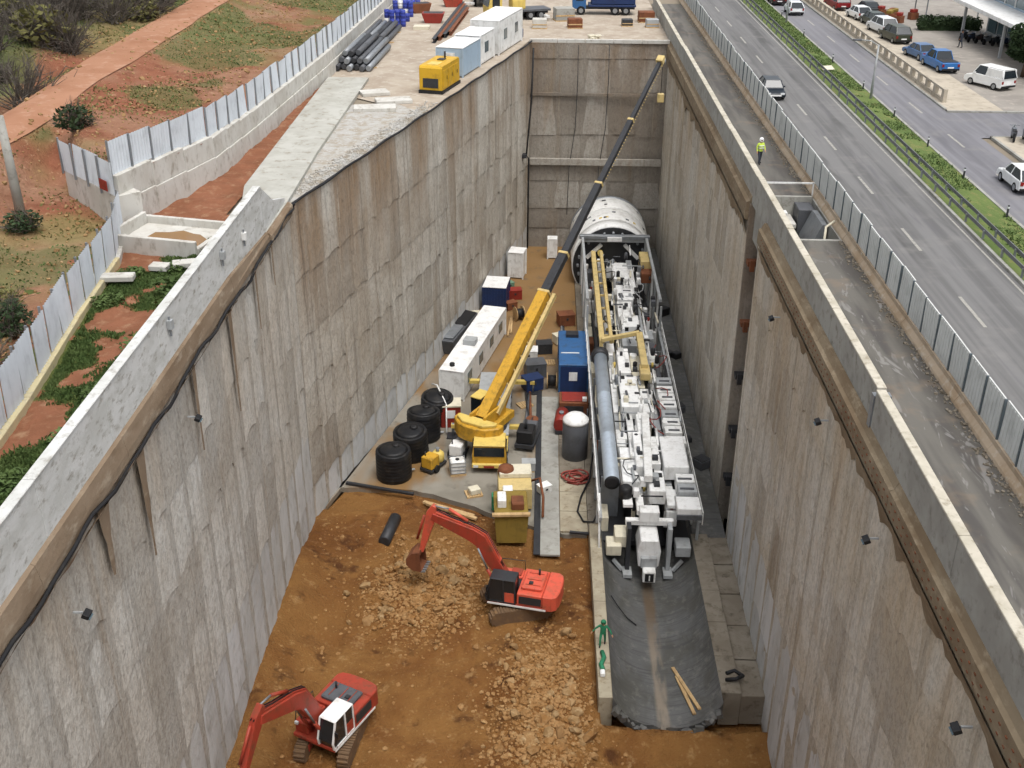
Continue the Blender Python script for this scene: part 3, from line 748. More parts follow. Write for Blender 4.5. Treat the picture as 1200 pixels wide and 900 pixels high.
# vehicles ------------------------------------------------------------
def vehicle(name, label, cat, loc, rz, body, kind='hatch', group='parked cars'):
    """local x forward, origin on the ground under the middle"""
    M.setdefault(body, paint('car_'+body, body, '3a3a3a', .12, .28)) if len(body) == 6 else None
    L, W, H, hood, roof0, roof1, tail, belt = {'hatch': (4.1, 1.74, 1.48, 1.0, .45, -1.25, -1.9, .92), 'sedan': (4.5, 1.78, 1.44, 1.05, .45, -.95, -1.55, .92),
        'suv': (4.6, 1.85, 1.72, 1.25, .6, -1.7, -2.15, 1.05), 'van': (4.3, 1.82, 1.85, 1.25, .8, -2.0, -2.1, 1.1), 'pickup': (5.1, 1.82, 1.76, 1.3, .7, -.55, -.75, 1.05)}[kind]
    t = thing(name, label, cat, loc, rz, group)
    h = L/2; hz = .82 if kind in ('hatch', 'sedan') else .95
    prof = [(-h, .35), (-h+.08, .28), (h-.12, .28), (h, .42), (h-.04, .62), (h-.25, hz-.08), (hood, hz+.02), (hood-.1, belt)]
    prof += [(tail, belt)] + ([(-h+.05, belt-.05)] if kind in ('sedan', 'pickup', 'hatch', 'suv') else [(-h+.02, belt)])
    k = B(); k.prism(prof, -W/2, W/2); build(k, 'body', body, t, bevel=.07)
    # cabin: tapered greenhouse
    k = B(); wi = W/2-.06; wr_ = W/2-.24
    c = [(hood-.05, belt), (roof0-.05, H-.03), (roof1, H-.02), (tail-.12, belt)]
    n_ = 0; k.v = [(c[0][0], -wi, c[0][1]), (c[0][0], wi, c[0][1]), (c[1][0], wr_, c[1][1]), (c[1][0], -wr_, c[1][1]), (c[2][0], wr_, c[2][1]), (c[2][0], -wr_, c[2][1]), (c[3][0], wi, c[3][1]), (c[3][0], -wi, c[3][1])]
    for q in ((0, 1, 2, 3), (3, 2, 4, 5), (5, 4, 6, 7), (1, 6, 4, 2), (0, 3, 5, 7)): k.face(q)
    build(k, 'windows', 'glass', t)
    k = B(); k.v = []
    x0, x1 = roof0-.02, roof1-.02
    k.box(x1, x0, -wr_-.02, wr_+.02, H-.05, H); build(k, 'roof', body, t, bevel=.03)
    if kind == 'van':
        k = B(); k.prism([(-.3, belt), (-.3, H-.06), (roof1-.02, H-.06), (tail-.02, belt)], -wi-.01, wi+.01); build(k, 'side_panel', body, t, bevel=.02)
    k = B()
    for s in (-1, 1):
        for a, b in (((c[0][0], wi, belt), (c[1][0], wr_, H-.03)), ((c[3][0], wi, belt), (c[2][0], wr_, H-.02)), ((-.25, wi, belt), (-.3, wr_, H-.03))):
            k.bar((a[0], s*a[1], a[2]), (b[0], s*b[1], b[2]), .07)
    build(k, 'pillars', body, t)
    if kind == 'pickup':
        k = B(); k.box(-h+.2, -.95, -W/2+.15, W/2-.15, belt-.08, belt+.015); build(k, 'load_bed', 'steel_dark', t)
    for sx in (h-.85, -h+.8):
        for s in (-1, 1):
            w = build(B().tube((sx, s*(W/2-.2), .32), (sx, s*(W/2+.02), .32), .32, None, 14), 'wheel', 'tyre', t)
            build(B().tube((sx, s*(W/2+.0), .32), (sx, s*(W/2+.03), .32), .2, None, 10), 'rim', 'rim', w)
    for s in (-1, 1):
        build(B().cbox(h-.06, s*(W/2-.28), .62, .12, .34, .14), 'headlight', 'lamp_glass', t)
        build(B().cbox(-h+.03, s*(W/2-.16), .75, .1, .2, .24), 'tail_light', 'tail', t)
        build(B().cbox(hood-.35, s*(W/2+.06), belt+.05, .12, .16, .12), 'mirror', body, t)
    build(B().box(h-.02, h+.02, -.5, .5, .42, .54), 'number_plate', 'white_clean', t)
    build(B().box(-h-.02, -h+.02, -.3, .3, .5, .62), 'number_plate', 'white_clean', t)
    build(B().box(-h-.05, -h+.1, -W/2+.06, W/2-.06, .3, .46), 'bumper', 'black', t)
    return t
N_, S_ = R(90), R(-90)
vehicle('car', 'dark blue hatchback driving alone on the near highway lane', 'car', (19.75, 98.5, 0), S_, '1c252e', 'hatch', 'cars on the highway')
vehicle('car', 'white car on the far carriageway near the top of the view', 'car', (30.4, 143.5, 0), N_, 'dfe2e2', 'hatch', 'cars on the highway')
vehicle('car', 'dark maroon car at the top edge, far carriageway', 'car', (28.95+.8, 151.5, 0), N_, '3a2526', 'sedan', 'cars on the highway')
vehicle('car', 'white car cut by the right edge on the far carriageway', 'car', (31.6, 72.8, 0), N_, 'e4e5e4', 'hatch', 'cars on the highway')
vehicle('van', 'white compact van standing alone in the car park entrance', 'van', (40.0, 103.0, .1), R(118), 'ecedeb', 'van', 'parked cars')
vehicle('car', 'bright blue pickup, nearer of the two blue vehicles', 'pickup', (37.9, 110.6, .12), R(96), '2f6aa8', 'pickup', 'parked cars')
vehicle('car', 'slate blue car, farther of the two blue vehicles', 'car', (37.6, 115.8, .12), R(100), '4a6a94', 'sedan', 'parked cars')
vehicle('car', 'dark olive off-road car parked behind a white one', 'car', (37.6, 125.0, .12), R(98), '3e4236', 'suv', 'parked cars')
vehicle('car', 'silver-white car parked between olive off-roader and dark car', 'car', (37.6, 130.4, .12), R(98), 'd5d8da', 'suv', 'parked cars')
vehicle('car', 'dark green car parked beside the white pickup', 'car', (37.9, 135.3, .12), R(98), '2f3a34', 'hatch', 'parked cars')
vehicle('car', 'white car with grey bonnet, fourth from the olive off-roader', 'car', (37.3, 139.6, .12), R(98), 'e2e4e4', 'hatch', 'parked cars')
vehicle('car', 'dark red car farthest along the parking row', 'car', (36.4, 147.0, .12), R(98), '7a2226', 'suv', 'parked cars')
vehicle('car', 'black car beside the dark red one at the top edge', 'car', (39.3, 143.4, .12), R(98), '22262a', 'sedan', 'parked cars')

# motorcycles
def motorbike(loc, rz, hexc, label):
    t = thing('motorcycle', label, 'motorcycle', loc, rz, 'parked motorcycles')
    for x in (-.62, .62):
        build(B().tube((x, -.06, .3), (x, .06, .3), .3, None, 12), 'wheel', 'tyre', t)
    M.setdefault('bike'+hexc, paint('bike_'+hexc, hexc, '3a3a3a', .15, .35))
    build(B().prism([(-.75, .75), (-.4, .35), (.35, .35), (.5, .85), (.1, .95), (-.2, .72)], -.15, .15), 'body', 'bike'+hexc, t, bevel=.03)
    build(B().box(-.7, 0, -.14, .14, .76, .86), 'seat', 'black', t, bevel=.02)
    build(B().path([(.62, 0, .3), (.45, 0, .95), (.4, 0, 1.05)], .04, 6).bar((.4, -.35, 1.05), (.4, .35, 1.05), .04), 'fork', 'steel', t)
    build(B().cbox(.56, 0, .9, .12, .2, .2), 'headlight', 'lamp_glass', t)
for i in range(9):
    motorbike((45.2+i*.62, 125.8-i*.68, .1), R(40+random.uniform(-6, 6)), random.choice(['30343a', '4a5058', '2c3a55', '7d8288', '3d3030']), 'small motorcycle in the row parked under the building canopy')
for i in range(4):
    motorbike((35.3+i*.75, 84.2-i*.3, .12), R(80+random.uniform(-8, 8)), random.choice(['30343a', '5a5f66', '7d3028']), 'motorcycle parked on the corner pavement at the right edge')
tag(build(B().box(-.6, .6, -.5, .5, 0, .9).box(-.7, .7, -.6, .6, .9, 1.0), 'kiosk_box', 'yellow_pale', None, (38.2, 86.6, .0)), 'yellow box at the right edge beside the corner', 'box')

# hedge, canopy, building, tree
def leaf_cloud(k, n, centres, s0, s1, rr, zmin=None):
    """many small leaf faces through the given ellipsoids (x, y, z, rx, ry, rz)"""
    for i in range(n):
        c = rr.choice(centres)
        while True:
            a = Vector((rr.uniform(-1, 1), rr.uniform(-1, 1), rr.uniform(-1, 1)))
            if .25 < a.length < 1: break
        p = Vector((c[0]+a.x*c[3], c[1]+a.y*c[4], c[2]+a.z*c[5]))
        if zmin is not None and p.z < zmin: p.z = zmin+rr.random()*.05
        u = Vector((rr.gauss(0, 1), rr.gauss(0, 1), rr.gauss(0, .6))).normalized(); w = u.cross(Vector((rr.gauss(0, 1), rr.gauss(0, 1), rr.gauss(0, 1)))).normalized()
        s = rr.uniform(s0, s1); n_ = len(k.v)
        k.v += [tuple(p-u*s), tuple(p+w*s*.5), tuple(p+u*s), tuple(p-w*s*.5)]; k.face((n_, n_+1, n_+2, n_+3))
    return k
rr = random.Random(21)
hd = thing('hedge', 'dark clipped hedge at the end of the car park in front of the canopy', 'hedge', (0, 0, 0))
cs = [(42.6+i*.75, 132.2+rr.uniform(-.2, .2), .9+rr.uniform(-.1, .15), .7, .9, .85) for i in range(9)]
build(leaf_cloud(B(), 2600, cs, .1, .22, rr, .12), 'foliage', 'leaf_dark', hd); build(B().box(42.3, 48.9, 131.7, 132.8, .1, 1.2), 'stems', 'leaf_dark', hd)
tr_ = thing('tree', 'dense dark green tree cut by the right edge near the car park', 'tree', (44.6, 107.2, .1))
build(B().tube((0, 0, 0), (.1, 0, 1.6), .22, .16, 8).bar((.1, 0, 1.5), (.9, .3, 2.8), .12).bar((.1, 0, 1.5), (-.7, -.2, 2.7), .12), 'trunk', 'bark', tr_)
cs = [(rr.uniform(-1.3, 1.3), rr.uniform(-1.3, 1.3), rr.uniform(1.9, 4.2), 1.0, 1.0, .9) for i in range(12)]
build(leaf_cloud(B(), 5500, cs, .12, .26, rr), 'crown', 'leaf_dark', tr_)
bd = thing('building', 'low modern building with white canopy edge and green-tinted glass at top right', 'building', (50, 116, .1))
def bx(name, mat, x0, x1, y0, y1, z0, z1, par=None, bev=0):
    return build(B().box(x0-50, x1-50, y0-116, y1-116, z0, z1), name, mat, par or bd, bevel=bev)
bx('wall', 'grey', 49.4, 70, 98, 131, 0, 3.4)
bx('wall', 'blue_pale', 48.6, 70, 98, 130.4, 3.85, 7.4)
for i in range(11):
    y = 99+i*2.9
    bx('shop_window', 'glass_blue', 49.3, 49.38, y, y+2.4, .3, 3.0)
    if i % 4 == 1: bx('column', 'grey', 45.5, 45.75, y+2.5, y+2.75, 0, 3.4)
    for jj in range(2):
        w = bx('window', 'glass_blue', 48.5, 48.58, y, y+2.5, 4.1+jj*1.6, 5.5+jj*1.6)
        bx('frame', 'white', 48.42, 48.6, y+2.52, y+2.64, 4.0+jj*1.6, 5.55+jj*1.6, w)
for i in range(3): bx('canopy', 'white_clean', 45.0, 50.4, 98+i*11, 108.98+i*11, 3.4, 3.84, bev=.04)
bx('roof_edge', 'white_clean', 47.6, 70, 98, 131, 7.4, 7.85, bev=.04)
cn = thing('canopy_tent', 'white flat canopy tent behind the hedge at the top edge', 'canopy', (47.5, 139.5, .1))
build(B().box(-3.2, 3.2, -2.4, 2.4, 2.6, 2.9), 'roof', 'white_clean', cn, bevel=.05)
for sx in (-3, 3):
    for sy in (-2.2, 2.2): build(B().box(sx-.06, sx+.06, sy-.06, sy+.06, 0, 2.6), 'leg', 'steel', cn)
for i in range(7):
    t = thing('market_display', 'red and brown goods display under the canopy tent', 'display', (41.2+rr.uniform(-1.6, 3), 137+rr.uniform(-1.6, 5), .1), rr.random(), 'goods displays near the canopy')
    build(B().box(-.5, .5, -.4, .4, 0, .8), 'stand', 'rust', t, bevel=.02)
    build(B().cbox(0, 0, 1.0, .8, .6, .36, .2), 'goods', rr.choice(['red_dark', 'olive', 'rust']), t, bevel=.05)

# ============================================================ left side
RW = [(-24.3, 61.6), (-21.6, 71.8), (-21.0, 80.3), (-19.7, 103.2), (-18.6, 131.5), (-17.4, 170)]
RH = [3.3, 2.8, 2.45, 2.3, 2.3, 2.3]
def rw_at(y):
    for i in range(len(RW)-1):
        if RW[i][1] <= y <= RW[i+1][1]:
            t = (y-RW[i][1])/(RW[i+1][1]-RW[i][1]); return RW[i][0]+t*(RW[i+1][0]-RW[i][0]), RH[i]+t*(RH[i+1]-RH[i])
    return (RW[0][0], RH[0]) if y < RW[0][1] else (RW[-1][0], RH[-1])
def near_fence_x(y): return -20.4 - 2.6*sstep(30, 60, y)
def track_x(y): return -35.4+.015*(y-69)
def hill_z(x, y):
    behind = (x+24.4)*.714+(y-61.3)*.70
    bx_, bh = rw_at(y); fx_ = near_fence_x(y)
    w = sstep(.7, 1.4+max(0, -29.2-x)*1.5, behind) if x > -60 else 1
    if y > 90: w = 1
    d = max(0, (bx_ if w > .5 else fx_)-x)
    z = .05*(1-w) + (bh-.12)*w + .07*max(0, d-1) + .6*sstep(3, 12, d)*(nz(x, y, .07, 2)*.6+.4) + .22*nz(x, y, .3, 3)*sstep(0, 2, d) + .1*nz(x, y, .9, 5)
    tx = track_x(y)
    b = math.exp(-((x-tx)/2.9)**4); tz = 3.3+.022*(y-69)
    z = z*(1-b)+tz*b
    if x < tx-3: z += .14*(tx-3-x)
    return z
def hill_hole(x, y):
    if y > 61.6: return x > rw_at(y)[0]-.35 or (y < 63.2 and x > -25.6)
    return x > near_fence_x(y)-.3 or (x > -25.0 and y > 59.5)
def d_green(x, y):
    if hill_hole(x, y) or abs(x-track_x(y)) < 2.0: return 0
    return sstep(.1, .3, nz(x, y, .08, 13)+.34*sstep(85, 108, y)*sstep(-34, -31, x)+.2*sstep(-36, -42, x)-.12*sstep(88, 75, y))
def d_strip(x, y):
    v = nz(x, y, .22, 11)+.4*sstep(-20.5, -17, x)+.2
    return sstep(.02, .22, v)*(1 if y < 57.5 else .12)
struct(grid('hillside', -150, -17, 15, 300, 190, 330, hill_z, 'hill', hill_hole, d_green))
# dirt track as a sheet that follows the bench
k = B(); N = 70
for j in range(N+1):
    y = 30+j*3.2; tx = track_x(y); w = 1.9+.3*nz(y, 0, .1, 4)
    for q in (-1, -.5, 0, .5, 1):
        x = tx+q*w; k.v.append((x, y, hill_z(x, y)+.06+.05*(1-abs(q))))
for j in range(N):
    for i in range(4): a = j*5+i; k.face((a, a+1, a+6, a+5), True)
struct(build(k, 'dirt_track', 'dirt_track'))
# strip between the parapet and the corrugated fence, with the dirt beyond up to the yard
def strip_z(x, y): return .05 + .5*sstep(-20, -16.4, x)*sstep(68, 60, y) + .18*nz(x, y, .4, 6) + .08*nz(x, y, 1.3, 7)
def strip_hole(x, y): return y > 64 and x > -18.9-(y-64)*.02
struct(grid('strip_soil', -26, -16.2, 12, 104, 49, 240, strip_z, 'strip', strip_hole, d_strip))
# yard paving
k = B(); k.v = [(-21.2, 100, .02), (-9.6, 90.2, .02), (-3, 116.4, .02), (-1.7, 122.7, .02), (13.4, 123.2, .02), (13.4, 220, .02), (-21.2, 220, .02)]; k.face(range(7)); struct(build(k, 'site_yard', 'yard'))
k = B(); k.v = [(-15.8, 66.4, .035), (-9.6, 90.2, .035), (-12.5, 94, .035), (-16.2, 93, .035), (-16.4, 76, .035)]; k.face(range(5)); struct(build(k, 'gravel_bed', 'gravel'))
pr_ = B(); pl_ = [(-19.2, 69.5), (-17.6, 61.4), (-15.8, 60.7), (-15.75, 66.4), (-16.0, 78), (-15.9, 102.5), (-19.6, 102.5)]
pr_.plate(pl_, -.05, .3); struct(build(pr_, 'pale_track', 'pale_road'))
for i, (x, y, s) in enumerate(((-13.8, 91.5, 1.7), (-12.6, 94.2, 1.5), (-14.6, 97.0, 1.2))):
    tag(build(B().box(-s, s, -.8, .8, 0, .28), 'concrete_slab', 'concrete_pale', None, (x, y, .03), R(8+7*i), bevel=.02), ['long pale concrete slab lying in the gravel near the pit crest', 'pale concrete slab beside the yellow generator', 'short pale concrete slab behind the other two'][i], 'slab')
kk = B(); rr = random.Random(5)
for i in range(2600):
    t = rr.random(); x = -15.5+t*6+rr.uniform(-.6, 1.2); y = 67.5+t*23+rr.uniform(0, 4); s = rr.uniform(.03, .12)
    if x > XL+.2+(y-66.3)/56.2*14.2-.3: continue
    kk.cbox(x, y, .03+s*.3, s*1.4, s, s, rr.random()*3, rr.random())
struct(build(kk, 'loose_gravel', 'gravel'), 'stuff')

# retaining wall of concrete blocks with fence
rwall = thing('block_wall', 'pale concrete block wall behind the yard carrying the metal fence', 'wall')
fen = thing('sheet_fence', 'blue-grey corrugated metal fence on top of the pale block wall', 'fence')
# corrugated panel
def corr_mesh(L, H):
    k = B(); n = int(L/.125); k.v = []
    for i in range(n+1):
        x = L*i/n; y = .03*(1 if i % 2 else -1)
        k.v += [(x, y, 0), (x, y, H)]
    for i in range(n): a = 2*i; k.face((a, a+2, a+3, a+1)); k.face((a+1, a+3, a+2, a)) if 0 else None
    m = len(k.v)
    for i in range(n+1):
        x = L*i/n; y = .03*(1 if i % 2 else -1)-.012; k.v += [(x, y, 0), (x, y, H)]
    for i in range(n): a = m+2*i; k.face((a+1, a+3, a+2, a))
    me = k.mesh('fence_sheet'); me.materials.append(M['galv']); return me
CORR = {}
def fence_run(th, pts, H, zf, step=2.0, seed=1):
    rr = random.Random(seed)
    key = (step, H)
    if key not in CORR:
        CORR[key] = corr_mesh(step-.03, H); pm = B().box(-.05, .05, -.05, .05, -.2, H+.08).mesh('fence_post'); pm.materials.append(M['steel']); CORR[key, 'p'] = pm
    for a, b in zip(pts[:-1], pts[1:]):
        a, b = Vector(a), Vector(b); d = b-a; n = max(1, round(d.length/step)); rz = math.atan2(d.y, d.x)
        for i in range(n):
            p = a+d*(i/n); z = zf(*(a+d*((i+.5)/n)))
            o = bpy.data.objects.new('fence_sheet', CORR[key]); col.objects.link(o); o.parent = th; o.location = (p.x, p.y, z+rr.uniform(-.06, .06)); o.scale = (d.length/n/step, 1, 1)
            o.rotation_euler = (R(rr.uniform(-3, 3)), 0, rz+R(rr.uniform(-1.2, 1.2)))
            o = bpy.data.objects.new('fence_post', CORR[key, 'p']); col.objects.link(o); o.parent = th; o.location = (p.x-.08*math.sin(-rz), p.y-.08, z); o.rotation_euler = (0, 0, rz)
for (a, ha), (b, hb) in zip(list(zip(RW, RH))[:-1], list(zip(RW, RH))[1:]):
    A, Bv = Vector(a), Vector(b); d = Bv-A; n = max(1, round(d.length/3.3)); rz = math.atan2(d.y, d.x)
    for i in range(n):
        p = A+d*(i/n); L = d.length/n; h = ha+(hb-ha)*(i+.5)/n
        m1 = B().box(.015, L-.015, -.1, .35, -.3, h*.52)
        build(m1, 'wall_block', 'concrete_pale', rwall, (p.x, p.y, 0), rz, .025)
        m2 = B().box(.015, L-.015, .0, .5, h*.52+.012, h)
        build(m2, 'wall_block', 'concrete_pale', rwall, (p.x, p.y, 0), rz, .025)
fence_run(fen, [(x-.35, y) for x, y in RW], 1.95, lambda x, y: rw_at(y)[1], 2.0, 3)
# return at the corner, then the near fence
rt = thing('block_wall', 'short whitish end wall at the corner below the metal fence', 'wall')
A, Bv = Vector((-29.4, 66.4)), Vector((-24.4, 61.3)); d = Bv-A; rz = math.atan2(d.y, d.x)
for i in range(3):
    p = A+d*(i/3); L = d.length/3
    build(B().box(.01, L-.01, 0, 1.5, -.3, 2.1), 'wall_block', 'concrete_pale', rt, (p.x, p.y, 0), rz, .02)
fr = thing('sheet_fence', 'corrugated metal fence on the short corner wall, facing the camera', 'fence')
fence_run(fr, [tuple(A), tuple(Bv)], 1.95, lambda x, y: 2.1, 1.9, 8)
fn_ = thing('sheet_fence', 'corrugated metal fence on a yellowed concrete base at the left edge', 'fence')
NP = [(-24.0, 60.6), (near_fence_x(56), 56), (near_fence_x(48), 48), (near_fence_x(40), 40), (near_fence_x(32), 32), (near_fence_x(22), 22)]
fence_run(fn_, NP, 2.25, lambda x, y: .42, 2.0, 9)
for a, b in zip(NP[:-1], NP[1:]):
    A, Bv = Vector(a), Vector(b); d = Bv-A; n = 3; rz = math.atan2(d.y, d.x)
    for i in range(n):
        p = A+d*(i/n); L = d.length/n
        build(B().box(.01, L-.01, -.18, .22, -.3, .42+random.uniform(-.04, .03)), 'base_block', 'ochre' if a[1] < 57 else 'concrete_pale', fn_, (p.x, p.y, 0), rz, .03)
tag(build(B().box(0, .9, -.03, .03, 0, .6), 'sign_board', 'red_dark', None, (-25.6, 62.2, 2.3), R(-45)), 'small faded red board on the fence corner', 'board')

# concrete basin with puddle
bs = thing('concrete_basin', 'open concrete basin holding muddy water beside the corner wall', 'basin', (-21.0, 59.6, 0), R(-12))
build(B().box(-2.7, 2.7, -2.1, 2.1, -.1, .25), 'floor', 'concrete_pale', bs)
for b in ((-2.8, 2.8, -2.3, -2.05, -.1, 1.05), (-2.8, 2.8, 2.05, 2.3, -.1, .7), (-2.85, -2.6, -2.05, 2.05, -.1, .95), (2.6, 2.85, -2.05, 2.05, -.1, .6)): build(B().box(*b), 'side_wall', 'concrete_pale', bs, bevel=.03)
build(B().plate([(.3+1.8*math.cos(a*.42)*(1+.12*math.sin(a*2.3)), -.2+1.4*math.sin(a*.42)*(1+.1*math.cos(a*3.1))) for a in range(15)], .25, .262), 'puddle', 'puddle', bs)
for i, (x, y, L, rz) in enumerate(((-22.0, 53.2, 2.1, .1), (-18.9, 55.3, 1.3, .3), (-20.1, 54.8, 1.0, -.1))):
    tag(build(B().box(-L/2, L/2, -.35, .35, 0, .3), 'concrete_chunk', 'concrete_pale', None, (x, y, .25), rz, .04), ['long pale concrete block lying by the corrugated fence', 'pale slab lying next to the white parapet', 'small pale slab between two larger ones'][i], 'slab')

# leaning concrete pole
pp = thing('utility_pole', 'grey concrete utility pole at the left edge of the view', 'pole', (-30.6, 62.2, .2))
build(B().tube((0, 0, 0), (-.15, .1, 6.2), .3, .22, 10), 'shaft', 'concrete', pp)
build(B().box(-.5, .5, -.5, .5, -.4, .12), 'footing', 'concrete', pp)

# vegetation -----------------------------------------------------------
rr = random.Random(33)
def tuft_mass(name, label, n, region, dens, s0, s1, mat, zf, hmul=1.0):
    k = B()
    for i in range(n):
        x, y = region(rr)
        if dens(x, y) < rr.random(): continue
        z = zf(x, y)-.03; a = rr.random()*6.28; s = rr.uniform(s0, s1); n_ = len(k.v)
        dx, dy = s*.45*math.cos(a), s*.45*math.sin(a); lx, ly = rr.uniform(-.6, .6)*s, rr.uniform(-.6, .6)*s; h = s*rr.uniform(.5, 1.3)*hmul
        k.v += [(x-dx, y-dy, z), (x+dx, y+dy, z), (x+dx*.6+lx, y+dy*.6+ly, z+h), (x-dx*.6+lx, y-dy*.6+ly, z+h*.85)]; k.face((n_, n_+1, n_+2, n_+3))
    o = build(k, name, mat); o['kind'] = 'stuff'; o['label'] = label; o['category'] = 'plants'; return o
tuft_mass('weeds', 'low green weeds on red soil between fence and parapet', 130000, lambda r: (lambda y: (r.uniform(near_fence_x(y)+.4, -16.4), y))(r.uniform(22, 60)), d_strip, .045, .12, 'leaf', strip_z, 1.5)
tuft_mass('hillside_grass', 'green grass patches on the red hillside', 120000, lambda r: (r.uniform(-72, -19), r.uniform(45, 170)),
          d_green, .06, .17, 'leaf', hill_z, .8)
tuft_mass('dry_grass', 'dry olive grass scattered over the hillside', 110000, lambda r: (r.uniform(-75, -19), r.uniform(40, 165)),
          lambda x, y: 0 if hill_hole(x, y) or abs(x-track_x(y)) < 2.0 else sstep(.0, .3, nz(x, y, .12, 17)+.2*sstep(-36, -42, x)), .07, .22, 'leaf_dry', hill_z, .8)
k = B()
for i in range(4500):
    x, y = rr.uniform(-40, -19.5), rr.uniform(42, 135)
    if hill_hole(x, y): continue
    s = abs(rr.gauss(0, .06))+.03; k.cbox(x, y, hill_z(x, y)+s*.2, s*1.5, s*1.3, s, rr.random()*3, rr.random())
struct(build(k, 'hillside_stones', 'rock_grey'), 'stuff')
# bare shrubs: twig meshes shared
def shrub_mesh(seed, mat, leafy):
    r = random.Random(seed); k = B()
    for i in range(46):
        a = r.random()*6.28; e = r.uniform(.35, 1.35); L = r.uniform(.8, 1.7)
        p = Vector((r.uniform(-.3, .3), r.uniform(-.3, .3), 0)); dv = Vector((math.cos(a)*math.cos(e), math.sin(a)*math.cos(e), math.sin(e)))
        q = p+dv*L; k.tube(p, q, .03, .012, 3, False)
        for j in range(5):
            s = p+dv*L*r.uniform(.35, 1); w = (dv+Vector((r.gauss(0, .6), r.gauss(0, .6), r.gauss(0, .5)))).normalized()*r.uniform(.3, .7)
            k.tube(s, s+w, .014, .006, 3, False)
    me = k.mesh('twigs'); me.materials.append(M['twig'])
    lf = None
    if leafy:
        kl = leaf_cloud(B(), leafy, [(0, 0, .7, 1.1, 1.1, .75)], .08, .2, r); lf = kl.mesh('foliage'); lf.materials.append(M[mat])
    return me, lf
SH = [shrub_mesh(i, 'leaf_dry' if i % 2 else 'leaf_dark', 0 if i < 3 else 420) for i in range(6)]
def shrub(x, y, s, kind, label, group, zf=hill_z):
    t = thing('shrub', label, 'shrub', (x, y, zf(x, y)-.05), rr.random()*6.28, group); t.scale = (s, s, s*rr.uniform(.8, 1.1))
    o = bpy.data.objects.new('twigs', SH[kind][0]); col.objects.link(o); o.parent = t
    if SH[kind][1]: o = bpy.data.objects.new('foliage', SH[kind][1]); col.objects.link(o); o.parent = t
cnt = 0
while cnt < 260:
    x, y = rr.uniform(-70, -38), rr.uniform(66, 140)
    if x > track_x(y)-3.4: continue
    if nz(x, y, .06, 19) < -.25: continue
    kd = rr.choice((0, 1, 2, 0, 1, 3)); shrub(x, y, rr.uniform(1.3, 2.6), kd, 'olive leafy shrub in the thicket beyond the orange track' if kd == 3 else 'grey-brown bare shrub in the thicket beyond the orange track', 'leafy shrubs beyond the dirt track' if kd == 3 else 'bare shrubs beyond the dirt track'); cnt += 1
for x, y, s, kd, lab in ((-30.6, 71.8, 1.15, 4, 'wide dark green bush on the slope just below the orange track'), (-29.3, 59.6, 1.0, 4, 'dark green bush beside the foot of the utility pole'), (-24.6, 46.5, 1.1, 4, 'dark bush pressed against the outside of the near fence, upper one'), (-24.0, 42.6, 1.3, 2, 'grey bare bush outside the near fence, lower one'), (-26.0, 49.0, .9, 3, 'olive bush outside the near fence on red soil'),):
    shrub(x, y, s, kd, lab, 'bushes on the left slope')
for i, (x, y, s) in enumerate(((-17.6, 49.6, .85), (-18.6, 51.8, .8), (-17.9, 45.0, .75), (-19.6, 55.0, .6), (-21.4, 50.3, .6), (-17.4, 53.4, .7), (-18.2, 40.5, .7), (-19.4, 33.5, .8), (-17.8, 36.3, .7), (-21.6, 54.2, .55))):
    k = leaf_cloud(B(), 500, [(0, 0, .3, 1.1, 1.1, .4), (.5, .3, .3, .7, .8, .35)], .08, .2, rr, .0)
    t = thing('green_bush', 'low bright green bush among the weeds behind the white parapet', 'bush', (x, y, strip_z(x, y)), 0, 'low green bushes behind the parapet'); t.scale = (s*1.2, s*1.2, s)
    build(k, 'foliage', 'leaf', t); build(B().tube((0, 0, -.1), (.1, 0, .3), .05, .03, 5).tube((0, 0, -.1), (-.2, .15, .3), .04, .02, 5), 'stems', 'bark', t)

# yard goods -----------------------------------------------------------
rr = random.Random(8)
# steel pipes
i = 0
for li, (y0, y1, n, z) in enumerate(((106.4, 117.5, 6, .34), (106.8, 118, 5, .9), (107.6, 117, 3, 1.46), (119.2, 129, 5, .34), (119.0, 128.4, 4, .9))):
    for j in range(n):
        x = -19.45+.3*(li in (1, 4))+.6*(li == 2)+j*.6; x += (y0-106)*.03
        t = thing('steel_pipe', 'dark grey steel pipe in the %s pipe stack beside the block wall' % ('nearer' if li < 3 else 'farther'), 'pipe', (x, y0+rr.uniform(-.5, .5), z), R(-2.6), 'steel pipes stacked in the yard')
        k = B(); k.lathe([(.22, 0), (.27, 0), (.27, y1-y0), (.22, y1-y0)], (0, 0, 0), 12, 'Y'); build(k, 'pipe_wall', ('steel_dark', 'grey_dark', 'steel')[(j+li) % 3], t)
        build(B().tube((0, .05, 0), (0, .06, 0), .22, None, 12), 'bore', 'black', t)
for y in (108, 115, 121, 127):
    tag(build(B().box(-20.0, -15.9, -.12, .12, .02, .1), 'timber_bearer', 'timber', None, (0, y, 0)), 'timber bearer under the steel pipe stack', 'timber', 'timber bearers under pipes')
